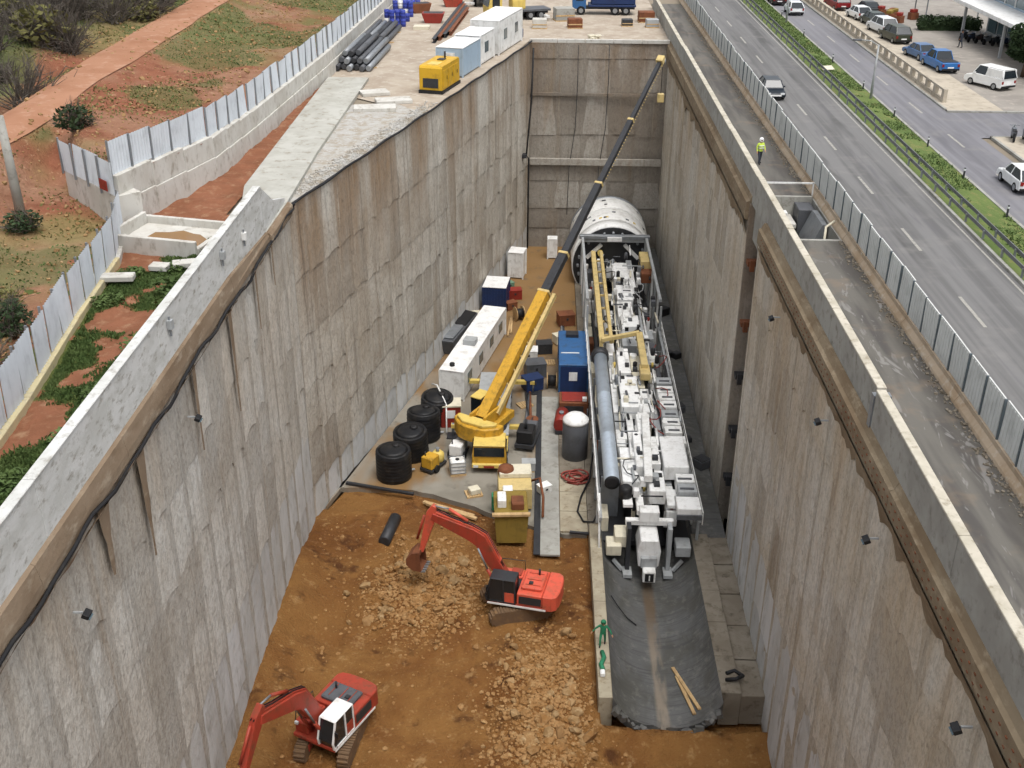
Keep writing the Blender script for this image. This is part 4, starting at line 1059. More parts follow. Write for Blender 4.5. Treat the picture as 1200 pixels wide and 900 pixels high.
# blue drums
for i in range(22):
    c = i % 4; r_ = i//4
    x = -17.9+c*.62+r_*.06; y = 131.0+r_*3.4+rr.uniform(-.2, .2) if r_ < 5 else 150
    for q in range(2 if r_ in (0, 2) else 1):
        t = thing('drum', 'blue plastic drum in the row along the far block wall' if (i+q) % 5 else 'white plastic drum standing among the blue drums', 'drum', (x, y, .02+q*.92), 0, 'blue drums in the yard')
        build(B().lathe([(.27, 0), (.3, .04), (.3, .28), (.315, .3), (.3, .32), (.3, .6), (.315, .62), (.3, .64), (.3, .86), (.26, .9)], n=12), 'shell', 'blue_drum' if (i+q) % 5 else 'white', t)
        build(B().tube((.1, .1, .9), (.1, .1, .93), .05, None, 8), 'bung', 'black', t)
for i, (x, y, hx, lab) in enumerate(((-12.9, 134, 'red_dark', 'red skip bin in the yard, nearest'), (-11.6, 146, 'red', 'red skip bin in the yard by the top edge'), (-15.2, 141, 'rust', 'rusty skip bin beside blue drums'))):
    t = thing('skip_bin', lab, 'bin', (x, y, .02), .2*i)
    build(B().prism([(-.9, 0), (.9, 0), (1.3, 1.1), (-1.3, 1.1)], -.8, .8), 'hopper', hx, t, bevel=.03); build(B().box(-1.1, 1.1, -.65, .65, 1.09, 1.11), 'load', 'steel_dark', t)
tag(build(B().box(-.9, .9, -.7, .7, 0, .35), 'pallet_stack', 'cream', None, (-13.8, 129.6, .02)), 'pale pallet stack on the yard lane', 'pallet')
# dark steel beams stacked along the lane
for i in range(4):
    k = B(); k.box(-.2, .2, 0, 26-i*3, 0, .05).box(-.03, .03, 0, 26-i*3, .05, .4).box(-.2, .2, 0, 26-i*3, .4, .45)
    tag(build(k, 'steel_beam', 'rust' if i % 2 else 'steel_dark', None, (-11.7+i*.45, 121+i*1.5, .02), R(-3)), 'rusty steel beam lying along the yard lane behind the white containers', 'beam', 'steel beams beside the containers')
# containers along the crest: direction of the oblique wall
ow = math.atan2(56.2, 14.2)
def container(name, label, cat, loc, rz, L, W, H, mat, roof, door=True, ribs=True):
    t = thing(name, label, cat, loc, rz)
    k = B(); k.box(-L/2, L/2, -W/2, W/2, .12, H); b = build(k, 'body', mat, t, bevel=.02)
    if ribs:
        k = B(); n = int(L/.28)
        for i in range(n):
            x = -L/2+.2+i*(L-.4)/n
            for s in (-1, 1): k.box(x, x+.12, s*W/2-.03, s*W/2+.03, .3, H-.18)
        struct(build(k, 'corrugation', mat, t), 'stuff')
        k = B()
        for i in range(int(W/.3)):
            y = -W/2+.2+i*.3
            for s in (-1, 1): k.box(s*L/2-.025, s*L/2+.025, y, y+.12, .3, H-.18)
        struct(build(k, 'end_ribs', mat, t), 'stuff')
    build(B().box(-L/2-.05, L/2+.05, -W/2-.05, W/2+.05, H, H+.1), 'roof', roof, t, bevel=.03)
    for sx in (-1, 1):
        for sy in (-1, 1): build(B().box(sx*L/2-.07, sx*L/2+.07, sy*W/2-.07, sy*W/2+.07, 0, H+.02), 'corner_post', mat, t)
    return t
dv = Vector((14.2, 56.2, 0)).normalized(); nv = Vector((-dv.y, dv.x, 0))
def crest(y, off): p = Vector((XL+(y-66.3)/56.2*14.2, y, .02)); return p+nv*off
c = crest(106.3, 2.5); t = container('site_container', 'pale blue site container, nearest of three, behind the yellow generator', 'container', c, ow, 5.2, 2.5, 2.6, 'blue_pale', 'white_clean')
build(B().box(-2.68, -2.6, -.5, .5, .2, 2.2), 'door', 'white', t)
c = crest(111.4, 2.55); t = container('site_container', 'white site container in the middle of the three', 'container', c, ow, 4.6, 2.5, 2.75, 'white', 'white_clean')
build(B().box(-.9, .3, -1.3, -1.24, 1.0, 2.0), 'window', 'glass_blue', t)
c = crest(118.6, 2.5); t = container('site_container', 'largest white site container, farthest of three at the pit corner', 'container', c, ow, 8.6, 2.9, 3.3, 'white', 'white_clean')
for x in (-2.5, 1.5): build(B().box(x, x+1.1, -1.5, -1.44, 1.3, 2.3), 'window', 'glass_blue', t)
# yellow generator
t = thing('generator', 'yellow enclosed generator standing at the pit crest in front of the containers', 'generator', crest(99.4, 1.9), ow)
build(B().box(-2.5, 2.5, -1.1, 1.1, 0, .28), 'skid', 'black', t)
build(B().prism([(-2.4, .28), (2.4, .28), (2.4, 2.2), (2.2, 2.35), (-2.25, 2.35), (-2.4, 2.15)], -1.05, 1.05), 'enclosure', 'yellow_gen', t, bevel=.04)
build(B().box(-2.44, -2.38, -.7, .7, .5, 1.3), 'radiator_grille', 'steel_dark', t)
for x in (-1.6, -.2, 1.2):
    d_ = build(B().box(x-.55, x+.55, -1.09, -1.04, .45, 1.95), 'side_door', 'yellow_gen', t, bevel=.01); build(B().box(x+.35, x+.42, -1.12, -1.08, 1.1, 1.4), 'handle', 'black', d_)
build(B().tube((1.5, 0, 2.35), (1.5, 0, 2.9), .09).box(.2, 1.0, -.3, .3, 2.35, 2.42), 'exhaust', 'steel_dark', t)
build(B().box(-1.9, -.6, -.5, .5, 2.35, 2.4), 'vent', 'yellow_pale', t)
# crest guard: low kerb at the far end and a pallet of sacks
k = B()
for i in range(5):
    build(B().box(-1.6+i*3, 1.35+i*3, 122.7, 123.1, -.1, .28), 'kerb_stone', 'concrete_pale', wb, bevel=.02)
t = thing('sack_pile', 'pale yellow sacks piled at the middle of the far pit crest', 'sacks', (5.4, 124.2, .05))
for i in range(6): build(B().cbox(rr.uniform(-.5, .5), rr.uniform(-.3, .3), .15+.22*(i//3), .7, .45, .22, rr.random()), 'sack', 'cream', t, bevel=.06)
tag(build(B().lathe([(.2, 0), (.3, .1), (.3, .9), (.15, 1.0)], n=10), 'gas_bottle', 'blue_dark', None, (-2.6, 124.8, .05)), 'dark blue bottle standing at the left corner of the far crest', 'bottle')

# truck crane at the top edge
def truck(label, loc, rz, cabm, bedm, kind):
    t = thing('truck', label, 'truck', loc, rz)
    build(B().box(-3.8, 3.6, -.5, .5, .6, .95), 'chassis', 'steel_dark', t)
    build(B().prism([(2.1, .7), (3.7, .7), (3.75, 1.6), (3.5, 2.7), (2.1, 2.75)], -1.2, 1.2), 'cab', cabm, t, bevel=.05)
    build(B().prism([(3.74, 1.65), (3.8, 1.65), (3.55, 2.55), (3.49, 2.55)], -1.05, 1.05), 'windscreen', 'glass', t)
    for s in (-1, 1): build(B().box(2.4, 3.3, s*1.2-.02, s*1.2+.02, 1.65, 2.5), 'side_window', 'glass', t)
    build(B().box(-3.9, 1.8, -1.25, 1.25, .96, 1.2), 'flatbed', bedm, t, bevel=.02)
    if kind == 'tank':
        build(B().box(-3.8, 1.5, -1.2, 1.2, 1.2, 2.6), 'load_body', bedm, t, bevel=.12)
    else:
        build(B().box(-.9, .7, -.8, .8, 1.2, 2.3), 'turret', cabm, t, bevel=.08); build(B().bar((-.5, 0, 2.4), (5.2, 0, 3.4), .6, .5), 'boom', cabm, t)
        for s in (-1, 1): build(B().box(-3.4, -3.0, s*1.2-.1, s*2.2+.1, .3, .55) if s > 0 else B().box(-3.4, -3.0, -2.3, -1.1, .3, .55), 'outrigger', 'white', t)
    for x in (2.7, -1.4, -2.7):
        for s in (-1, 1):
            w = build(B().tube((x, s*.85, .52), (x, s*1.22, .52), .52, None, 14), 'wheel', 'tyre', t); build(B().tube((x, s*1.22, .52), (x, s*1.25, .52), .28, None, 10), 'rim', 'rim', w)
    return t
truck('yellow truck crane parked at the top edge beside the white container', (-3.4, 137.0, .02), R(200), 'yellow_pale', 'grey_dark', 'crane')
truck('blue tipper truck parked across the yard beyond the end wall', (7.0, 141.5, .02), R(180), 'blue', 'blue_dark', 'tank')
truck('white flatbed truck at the top edge behind the red bins', (-8.0, 149.0, .02), R(95), 'white', 'steel_dark', 'crane')
for i, (x, y, s, m_, lab) in enumerate(((2.2, 136.5, 1.1, 'concrete', 'grey crate left of the blue truck'), (11.8, 136.0, .9, 'rust', 'rusty crate right of the blue truck'), (12.2, 132.4, .7, 'grey', 'grey crate by the right parapet at the far crest'),
      (-.6, 131.0, .8, 'concrete_pale', 'pale block in the yard behind the far crest'), (3.4, 131.4, .8, 'rust', 'long rusty bundle in the yard behind the far crest'), (9.4, 133.0, .6, 'steel_dark', 'dark tyre pile in front of the blue truck'))):
    t = thing('crate', lab, 'crate', (x, y, .02), rr.random()*.3)
    build(B().box(-s, s, -s*.8, s*.8, .1, s*1.3), 'box', m_, t, bevel=.03); build(B().box(-s-.05, s+.05, -s*.8-.05, s*.8+.05, 0, .1), 'base', 'timber', t)
    for q in (-1, 1): build(B().box(-s-.03, s+.03, q*s*.8-.03, q*s*.8+.03, s*.5, s*.65), 'batten', 'timber', t)

# ============================================================ excavators
def excavator(label, loc, head, tracks, hood, cabroof, low, stickang, bucketang):
    t = thing('excavator', label, 'excavator', loc, head)
    m0 = Matrix.Rotation(tracks-head, 4, 'Z')
    # undercarriage
    for s in (-1, 1):
        k = B(); L = 3.9; prof = []
        for i in range(9): a = R(90+180*i/8); prof.append((-L/2+.45+.45*math.cos(a), .46+.45*math.sin(a)))
        for i in range(9): a = R(-90+180*i/8); prof.append((L/2-.45+.45*math.cos(a), .46+.45*math.sin(a)))
        k.prism(prof, s*1.2-.3, s*1.2+.3, m0, False); tk = build(k, 'track', 'track', t)
        k = B(); per = [(-L/2+.45, .92, 0), (L/2-.45, .92, 0)]
        for i in range(18):
            x = -L/2+.35+i*(L-.7)/17; k.box(x-.06, x+.06, s*1.2-.31, s*1.2+.31, .9, .97, m0)
        for i in range(18):
            x = -L/2+.35+i*(L-.7)/17; k.box(x-.06, x+.06, s*1.2-.31, s*1.2+.31, -.04, .02, m0)
        for i in range(6):
            for e in (-1, 1):
                a = R(-70+28*i); c_ = Vector((e*(L/2-.45+.47*math.cos(a)), 0, .46+.47*math.sin(a)))
                k.box(c_.x-.04, c_.x+.04, s*1.2-.31, s*1.2+.31, c_.z-.05, c_.z+.05, m0)
        build(k, 'grousers', 'track', tk)
        k = B(); k.box(-L/2+.7, L/2-.7, s*.9-.06 if s > 0 else -.96, s*.9+.06 if s > 0 else -.84, .3, .7, m0); build(k, 'track_frame', low, t)
    build(B().box(-.9, .9, -.95, .95, .45, .85, m0), 'car_body', 'track', t)
    build(B().lathe([(.75, .8), (.75, 1.1)], n=20), 'swing_ring', 'steel_dark', t)
    # upper structure
    build(B().box(-2.3, 1.55, -1.36, 1.36, 1.1, 1.32), 'deck', low, t, bevel=.03)
    cw = []
    for i in range(11):
        a = R(110+140*i/10); cw.append((-1.55+1.42*math.cos(a)*.95, 1.4*math.sin(a)))
    k = B(); k.plate([(-1.95, 1.36), (-2.55, 1.34), (-2.82, 1.15), (-2.93, .7), (-2.96, 0), (-2.93, -.7), (-2.82, -1.15), (-2.55, -1.34), (-1.95, -1.36)], 1.12, 2.2); build(k, 'counterweight', hood, t, bevel=.06)
    build(B().box(-1.93, -.35, -1.34, 1.34, 1.33, 2.18), 'engine_bay', hood, t, bevel=.05)
    build(B().box(-1.85, -.55, -1.0, .9, 2.18, 2.42), 'engine_hood', cabroof[1], t, bevel=.06)
    for y in (-.6, .05, .6): build(B().box(-1.7, -.75, y-.02, y+.02, 2.42, 2.45), 'hood_seam', low, t)
    build(B().tube((-1.4, -.55, 2.4), (-1.4, -.55, 2.85), .07, None, 8), 'exhaust', 'steel_dark', t)
    build(B().box(-1.2, -.95, .3, .55, 2.42, 2.5), 'filler_cap', 'steel_dark', t)
    build(B().box(-.33, 1.35, -1.34, -.5, 1.33, 2.05), 'tank_box', hood, t, bevel=.06)
    build(B().box(-.2, .5, -1.3, -.6, 2.05, 2.15), 'tool_hatch', low, t, bevel=.03)
    build(B().box(-.33, -.05, -.5, .4, 1.33, 1.9), 'valve_cover', 'steel_dark', t)
    build(B().box(-1.9, -.5, 1.34, 1.37, 1.45, 2.0), 'side_grille', 'steel_dark', t)
    build(B().box(-2.2, 1.5, 1.365, 1.40, 1.14, 1.26), 'deck_stripe', 'white', t)
    for y in (-1.3,):
        build(B().path([(-.3, y, 2.1), (-.3, y, 2.75), (1.2, y, 2.7), (1.3, y, 2.05)], .03, 5), 'handrail', 'steel_dark', t)
    build(B().box(-.3, 1.3, -1.345, -1.30, 1.4, 1.95), 'side_panel', low, t)
    build(B().box(-2.2, -1.0, -1.37, -1.345, 1.5, 1.9), 'mud_splash', 'track', t)
    build(B().tube((.9, -.9, 2.05), (.9, -.9, 2.2), .1, None, 8), 'fuel_cap', 'steel_dark', t)
    for x in (1.45,): build(B().box(x-.05, x+.08, -1.2, -1.0, 2.0, 2.15), 'work_lamp', 'lamp_glass', t)
    build(B().path([(1.4, 1.42, 1.4), (1.5, 1.5, 2.2), (1.45, 1.42, 2.6)], .02, 5).cbox(1.5, 1.52, 2.4, .06, .2, .3), 'mirror', 'black', t)
    # cab
    cab = build(B().prism([(-.25, 1.33), (1.5, 1.33), (1.62, 1.75), (1.3, 2.98), (-.22, 3.0)], .38, 1.34), 'cab', 'glass', t)
    k = B()
    for y in (.38, 1.34):
        for a, b in (((-.25, 1.33), (-.22, 3.0)), ((1.55, 1.33), (1.62, 1.75)), ((1.62, 1.75), (1.3, 2.98)), ((.45, 1.33), (.5, 2.98)), ((-.25, 1.36), (1.55, 1.36))):
            k.bar((a[0], y, a[1]), (b[0], y, b[1]), .09)
    build(k, 'cab_frame', cabroof[0], cab)
    build(B().box(-.27, 1.36, .34, 1.38, 2.98, 3.08), 'cab_roof', cabroof[0], cab, bevel=.04)
    build(B().box(-.28, .48, 1.33, 1.36, 1.36, 2.1), 'cab_door', hood, cab)
    # boom, in the XZ plane (y about -.05)
    rx, rz_ = .35, 1.75; bx_, bz = 2.35, 4.9; ex, ez = 5.2, 6.1
    up = [(rx-.25, rz_+.15), (1.0, 3.4), (1.95, 5.25), (2.7, 5.65), (ex+.1, ez+.28)]
    dn = [(ex+.25, ez-.2), (3.0, 4.75), (2.55, 4.45), (1.9, 3.3), (rx+.3, rz_-.2)]
    build(B().prism(up+dn, -.3, .22), 'boom', low, t, bevel=.03)
    build(B().prism([(1.0, 3.42), (1.93, 5.27), (2.7, 5.67), (ex, ez+.29), (ex-.1, ez+.34), (2.65, 5.74), (1.86, 5.32), (.95, 3.5)], -.2, .12), 'boom_top_plate', hood, t)
    for y in (-.45, .37):
        bc = build(B().tube((1.0, y, 1.45), (1.75, y, 2.95), .11, None, 8), 'boom_cylinder', low, t); build(B().tube((1.75, y, 2.95), (2.35, y, 4.4), .06, None, 8), 'piston_rod', 'steel', bc)
    # stick
    ca, sa = math.cos(stickang), math.sin(stickang)
    def S(u, w): return (ex+.15+ca*u-sa*w, ez+.05+sa*u+ca*w)       # u along the stick, w across
    build(B().prism([S(-.75, .2), S(-.1, .42), S(.6, .36), S(2.9, .14), S(2.95, -.14), S(0, -.26), S(-.7, -.05)], -.22, .14), 'stick', hood if cabroof[1] == 'orange' else low, t, bevel=.02)
    sc = build(B().tube((3.1, -.04, 6.05), (4.3, -.04, 6.75), .1, None, 8), 'stick_cylinder', hood, t); a_ = S(-.65, .2); build(B().tube((4.3, -.04, 6.75), (a_[0], -.04, a_[1]), .055, None, 8), 'piston_rod', 'steel', sc)
    a_, b_ = S(.3, .5), S(2.2, .5); bc = build(B().tube((a_[0], -.04, a_[1]), (b_[0], -.04, b_[1]), .09, None, 8), 'bucket_cylinder', low, t)
    for y in (-.12, .04):
        q0 = S(.2, .38); build(B().path([(.5, y, 2.3), (1.2, y, 4.0), (1.9, y, 5.4), (2.8, y, 5.85), (4.2, y, 6.25), (ex-.1, y, ez+.5), (q0[0], y, q0[1]+.15)], .035, 5), 'hydraulic_hose', 'black', t)
    # bucket
    tip = S(2.85, 0); mb = Matrix.Translation((tip[0], 0, tip[1])) @ Matrix.Rotation(bucketang, 4, 'Y')
    pb = [(0, .1), (.5, .05), (.95, -.3), (1.05, -.75), (.75, -1.2), (.15, -1.35), (.1, -1.25), (.6, -1.05), (.85, -.7), (.75, -.35), (.4, -.12), (0, -.12)]
    bk = build(B().prism(pb, -.62, .55, mb), 'bucket', 'rust', t)
    k = B()
    for y in (-.64, .53): k.prism([(0, .1), (.5, .05), (.95, -.3), (1.05, -.75), (.75, -1.2), (.15, -1.35)], y, y+.05, mb)
    build(k, 'bucket_side', 'rust', bk)
    k = B()
    for i in range(5): k.box(-.12, .2, -.58+i*.26, -.46+i*.26, -1.36, -1.27, mb)
    build(k, 'bucket_teeth', 'steel', bk)
    return t
excavator('bright orange excavator with black cab digging beside the olive hopper', (-1.15, 56.75, -23.15), R(168), R(196), 'orange', ('steel_dark', 'orange'), 'red', R(-74), R(10))
excavator('red excavator with white cab roof in the lower left corner of the pit', (-10.85, 45.1, -23.3), R(-116), R(-98), 'red', ('white_clean', 'grey_dark'), 'red', R(-58), R(0))

# ============================================================ mobile crane
cr_ = thing('mobile_crane', 'yellow mobile crane with long telescopic boom leaning over the tunnelling machine', 'crane', (-3.6, 77.2, ZF))
yaw = math.atan2(104-77.0, 10.69+3.7)       # boom heading
build(B().box(-1.35, 1.35, -3.4, 9.8, .75, 1.35), 'carrier_frame', 'yellow_pale', cr_, bevel=.04)
build(B().box(-1.38, 1.38, -1.2, 9.6, 1.36, 1.5), 'carrier_deck', 'grey', cr_, bevel=.02)
cab = build(B().prism([(-1.3, .55), (1.3, .55), (1.3, 1.45), (1.18, 2.3), (-1.18, 2.3), (-1.3, 1.45)], -4.5, -2.5), 'carrier_cab', 'yellow', cr_, bevel=.06)
build(B().box(-1.15, 1.15, -4.56, -4.49, 1.42, 2.18), 'windscreen', 'glass', cab)
for s in (-1, 1): build(B().box(s*1.27-.04, s*1.27+.04, -4.2, -3.0, 1.4, 2.15), 'side_window', 'glass', cab)
build(B().box(-1.2, 1.2, -4.55, -2.45, 2.3, 2.36), 'cab_roof', 'yellow_pale', cab, bevel=.03)
build(B().box(-1.3, 1.3, -4.75, -4.5, .5, .85), 'bumper', 'yellow_pale', cr_, bevel=.04)
for s in (-1, 1): build(B().box(s*1.0-.18, s*1.0+.18, -4.79, -4.74, .58, .76), 'headlight', 'lamp_glass', cr_)
build(B().box(-.4, .4, -4.78, -4.75, .55, .72), 'grille', 'red_dark', cr_)
for y in (-3.3, -1.8, 4.2, 5.8, 7.4):
    for s in (-1, 1):
        w = build(B().tube((s*.85, y, .62), (s*1.36, y, .62), .62, None, 16), 'wheel', 'tyre', cr_); build(B().tube((s*1.36, y, .62), (s*1.4, y, .62), .33, None, 10), 'rim', 'rim', w)
for y in (.9, 8.8):
    for s in (-1, 1):
        o = build(B().box(min(s*1.3, s*3.3), max(s*1.3, s*3.3), y-.2, y+.2, .85, 1.15), 'outrigger_beam', 'yellow_pale', cr_)
        build(B().tube((s*3.15, y, .1), (s*3.15, y, 1.2), .12, None, 8), 'jack', 'steel', o); build(B().box(s*3.15-.5, s*3.15+.5, y-.5, y+.5, 0, .1), 'pad', 'steel_dark', o)
build(B().box(-.9, .9, -2.3, -1.3, 1.5, 1.75), 'tool_deck', 'grey', cr_, bevel=.03)
build(B().lathe([(1.2, 1.5), (1.2, 1.85)], n=20), 'slew_ring', 'steel_dark', cr_)
# slewing upper works
ms = Matrix.Rotation(yaw, 4, 'Z')
build(B().box(-2.1, 1.7, -1.1, 1.1, 1.86, 2.5, ms), 'upper_frame', 'yellow', cr_, bevel=.04)
k = B()
pts = [(-1.6, 2.05), (-2.3, 2.05), (-3.1, 1.2), (-3.3, .5), (-3.3, -.5), (-3.1, -1.2), (-2.3, -2.05), (-1.6, -2.05), (-1.9, -.9), (-2.2, 0), (-1.9, .9)]
k.plate(pts, 1.7, 3.0); k.v = [tuple(ms @ Vector(p)) for p in k.v]; build(k, 'counterweight', 'yellow', cr_, bevel=.08)
k = B(); k.plate([(-2.0, 1.7), (-2.4, 1.7), (-3.0, .9), (-3.0, -.9), (-2.4, -1.7), (-2.0, -1.7)], 3.0, 3.25); k.v = [tuple(ms @ Vector(p)) for p in k.v]; build(k, 'counterweight_plate', 'yellow_pale', cr_, bevel=.05)
for s in (-1, 1): build(B().box(-2.2, 1.0, s*.62-.1, s*.62+.1, 2.4, 3.5, ms), 'boom_cheek', 'yellow', cr_, bevel=.03)
uc = build(B().prism([(.2, 1.9), (1.9, 1.9), (2.0, 2.6), (1.6, 3.5), (.2, 3.5)], 1.15, 2.05, ms), 'operator_cab', 'glass', cr_)
build(B().box(.15, 1.65, 1.12, 2.08, 3.5, 3.58, ms), 'cab_roof', 'yellow_pale', uc)
for x in (-1.2, -.3): build(B().tube(ms @ Vector((x, -.45, 2.75)), ms @ Vector((x, .45, 2.75)), .38, None, 14), 'winch', 'steel_dark', cr_)
root = Vector((-.25, -.3, 3.35)); tip = Vector((10.69+3.6, 104-77.2, 2.04-ZF)); bd_ = tip-root
def bp(t_): return root+bd_*t_
def boom_box(name, t0, t1, w, h, mat, par=None):
    a, b = bp(t0), bp(t1); d = b-a; x = d.normalized(); y = Vector((0, 0, 1)).cross(x).normalized(); z = x.cross(y)
    m = Matrix((x, y, z)).transposed().to_4x4(); m.translation = a; L = d.length
    k = B(); k.v = []
    ring = [(-w/2, h*.5), (w/2, h*.5), (w/2, -h*.2), (w*.3, -h*.5), (-w*.3, -h*.5), (-w/2, -h*.2)]
    for xx in (0, L):
        for yy, zz in ring: k.v.append(tuple(m @ Vector((xx, yy, zz))))
    n = 6
    for i in range(n): j = (i+1) % n; k.face((i, j, n+j, n+i))
    k.face([n-1-i for i in range(n)]); k.face([n+i for i in range(n)])
    return build(k, name, mat, par or cr_, bevel=.02)
boom_box('boom_base_section', -.03, .295, .88, 1.1, 'yellow')
boom_box('boom_section', .29, .405, .74, .82, 'steel_dark'); boom_box('boom_section', .40, .605, .6, .68, 'steel_dark')
boom_box('boom_section', .60, .80, .48, .54, 'steel_dark'); boom_box('boom_section', .795, .985, .36, .4, 'steel_dark')
for t_, w in ((.293, 1.05), (.4, .84), (.602, .7), (.797, .56)): boom_box('boom_collar', t_-.002, t_+.004, w, w*1.08, 'beige_yellow')
boom_box('boom_head', .982, 1.0, .65, .75, 'beige_yellow')
for s in (-.25, .25):
    p = bp(1.0); build(B().tube(p+Vector((s-.06, 0, -.3)), p+Vector((s+.06, 0, -.3)), .3, None, 14), 'sheave', 'steel', cr_)
# yellow side rail and luffing cylinder
side = Vector((math.sin(yaw), -math.cos(yaw), 0))
k = B(); k.bar(bp(.0)+side*.8+Vector((0, 0, -.35)), bp(.30)+side*.8+Vector((0, 0, -.1)), .28, .4)
for i in range(8): a = bp(.03+i*.035); k.bar(a+side*.5, a+side*.8+Vector((0, 0, -.3)), .1)
build(k, 'boom_side_rail', 'beige_yellow', cr_)
c0 = ms @ Vector((1.5, 0, 2.2)); lc = build(B().tube(c0, c0.lerp(bp(.2)+Vector((0, 0, -.7)), .6), .26, None, 10), 'luffing_cylinder', 'yellow', cr_)
build(B().tube(c0.lerp(bp(.2)+Vector((0, 0, -.7)), .6), bp(.2)+Vector((0, 0, -.7)), .16, None, 10), 'piston_rod', 'steel', lc)
p = bp(1.0); build(B().path([p+Vector((.1, .1, -.4)), p+Vector((.1, .1, -3.2))], .03, 4), 'hoist_rope', 'black', cr_)
hb = build(B().box(p.x-.2, p.x+.4, p.y-.15, p.y+.35, p.z-4.0, p.z-3.2), 'hook_block', 'beige_yellow', cr_, bevel=.05)
k = B()
for i in range(40):
    a = bp(.62+i*.009); k.cbox(a.x+side.x*.4, a.y+side.y*.4, a.z+.1, .08, .08, .08)
struct(build(k, 'rope_guides', 'beige_yellow', cr_), 'stuff')

# ============================================================ tanks and site goods on the slab
rr = random.Random(17)
for i, (x, y, lab) in enumerate(((-10.75, 71.9, 'black cylindrical tank nearest the camera at the foot of the wall'), (-9.75, 75.0, 'black cylindrical tank, second of the row along the wall'),
                                (-9.1, 77.9, 'black cylindrical tank, third of the row along the wall'), (-8.35, 80.8, 'black cylindrical tank, fourth and farthest of the row'))):
    t = thing('water_tank', lab, 'tank', (x, y, ZF), rr.random(), 'black tanks along the wall'); t.rotation_euler = (R((0, 4, -5, 6)[i]), R((0, -3, 4, 3)[i]), rr.random())
    r_ = 1.32; prof = [(r_*.98, 0), (r_, .05)]
    for j in range(7): z = .3+j*.28; prof += [(r_, z-.06), (r_*1.025, z), (r_, z+.06)]
    prof += [(r_, 2.25), (r_*.97, 2.33)]
    build(B().lathe(prof, n=28), 'shell', 'tank_black', t)
    build(B().lathe([(r_*.93, 2.3), (r_*.6, 2.42), (r_*.25, 2.5), (.1, 2.52)], n=28), 'lid', 'tank_black', t)
    build(B().lathe([(.28, 2.45), (.3, 2.6), (.1, 2.64)], (.35, .1, 0), n=12), 'hatch', 'black', t)
    build(B().tube((r_*.9, -.5, .25), (r_*1.15, -.6, .25), .08, None, 8), 'outlet', 'grey', t)
tag(build(B().path([(-8.9, 83.2, -20.9), (-8.3, 81.6, -20.2), (-7.4, 79.6, -20.9), (-7.3, 78.3, -22.8)], .07, 6), 'hose', 'white'), 'white hose hanging over the farthest black tank', 'hose')
dr = math.atan2(14.2, 3.9)
t = container('office_container', 'long white office container lying along the foot of the oblique wall', 'container', (-5.8, 91.3, ZF), math.atan2(98.6-84.2, -4.2+7.4), 14.2, 2.1, 2.7, 'white', 'white_clean', True, False)
for x in (-5.2, -1.6, 2.0, 5.2): build(B().box(x-.6, x+.6, -1.09, -1.03, 1.1, 2.0), 'window', 'glass_blue', t)
build(B().tube((-6.2, .2, 2.78), (-6.2, .2, 3.05), .22, None, 10), 'roof_vent', 'black', t); build(B().box(-2, -1, -.6, .5, 2.8, 3.3), 'air_unit', 'grey', t, bevel=.03)
t = thing('scrap_skip', 'open skip with black tarpaulin between wall and white office container', 'skip', (-7.9, 96.5, ZF), dr)
build(B().prism([(-3.2, 0), (3.2, 0), (3.6, 1.5), (-3.6, 1.5)], -1.0, 1.0), 'hopper', 'grey_dark', t, bevel=.03); build(B().cbox(1.8, 0, 1.6, 3.2, 1.9, .25, 0, .1), 'tarpaulin', 'black', t, bevel=.08); build(B().cbox(-1.6, 0, 1.6, 3, 1.7, .25, 0, -.05), 'load', 'steel', t, bevel=.1)
t = container('small_container', 'small dark blue container with white roof beyond the office container', 'container', (-4.4, 105.0, ZF), R(84), 2.9, 2.3, 2.5, 'blue_dark', 'white_clean')
t = container('small_container', 'grey-white upright cabinet standing far down the pit floor', 'cabinet', (-2.5, 113.2, ZF), R(80), 1.7, 1.6, 2.9, 'white', 'white_clean', True, False)
t = container('small_container', 'white cabinet beside the boom at the far end of the pit', 'cabinet', (1.3, 119.0, ZF), R(90), 1.0, 1.0, 2.3, 'white', 'white_clean', True, False)
t = container('plant_container', 'bright blue plant container with darker front beside the tunnelling machine', 'container', (3.05, 89.4, ZF), R(90), 7.0, 2.45, 2.7, 'blue', 'blue')
build(B().box(-3.56, -3.5, -1.2, 1.2, .15, 2.6), 'front_panel', 'blue_dark', t); build(B().box(-3.6, -3.56, -.3, .4, 1.3, 2.1), 'notice', 'white_clean', t)
build(B().box(2.0, 2.9, -.5, .6, 2.8, 3.1), 'roof_hatch', 'steel_dark', t); build(B().cbox(-1.2, .3, 2.82, .12, 1.6, .06), 'roof_strap', 'white', t)
t = thing('compressor', 'rusty red compressor box in front of the blue container', 'compressor', (3.0, 82.6, ZF), R(90))
build(B().box(-1.0, 1.0, -1.2, 1.2, .2, 1.4), 'housing', 'rust', t, bevel=.05); build(B().box(-.8, .8, -1.0, 1.0, 1.4, 1.5), 'lid', 'red_dark', t, bevel=.03); build(B().box(-1.04, -1.0, -.8, .8, .4, 1.1), 'grille', 'steel_dark', t); build(B().box(-.9, -.5, -1.05, -.7, 1.5, 1.75), 'control_box', 'white', t)
t = thing('fuel_bowser', 'red fuel bowser left of the grey silo', 'tank', (1.55+.4, 79.6, ZF), R(85))
build(B().tube((-1.1, 0, .95), (1.1, 0, .95), .55, None, 16), 'vessel', 'red_dark', t); build(B().box(-1.2, 1.2, -.4, .4, .2, .5), 'skid', 'steel_dark', t); build(B().tube((0, 0, 1.45), (0, 0, 1.65), .2, None, 10), 'hatch', 'steel', t)
t = thing('silo', 'grey cylindrical silo with white domed lid beside the tunnelling machine', 'silo', (2.95, 75.2, ZF))
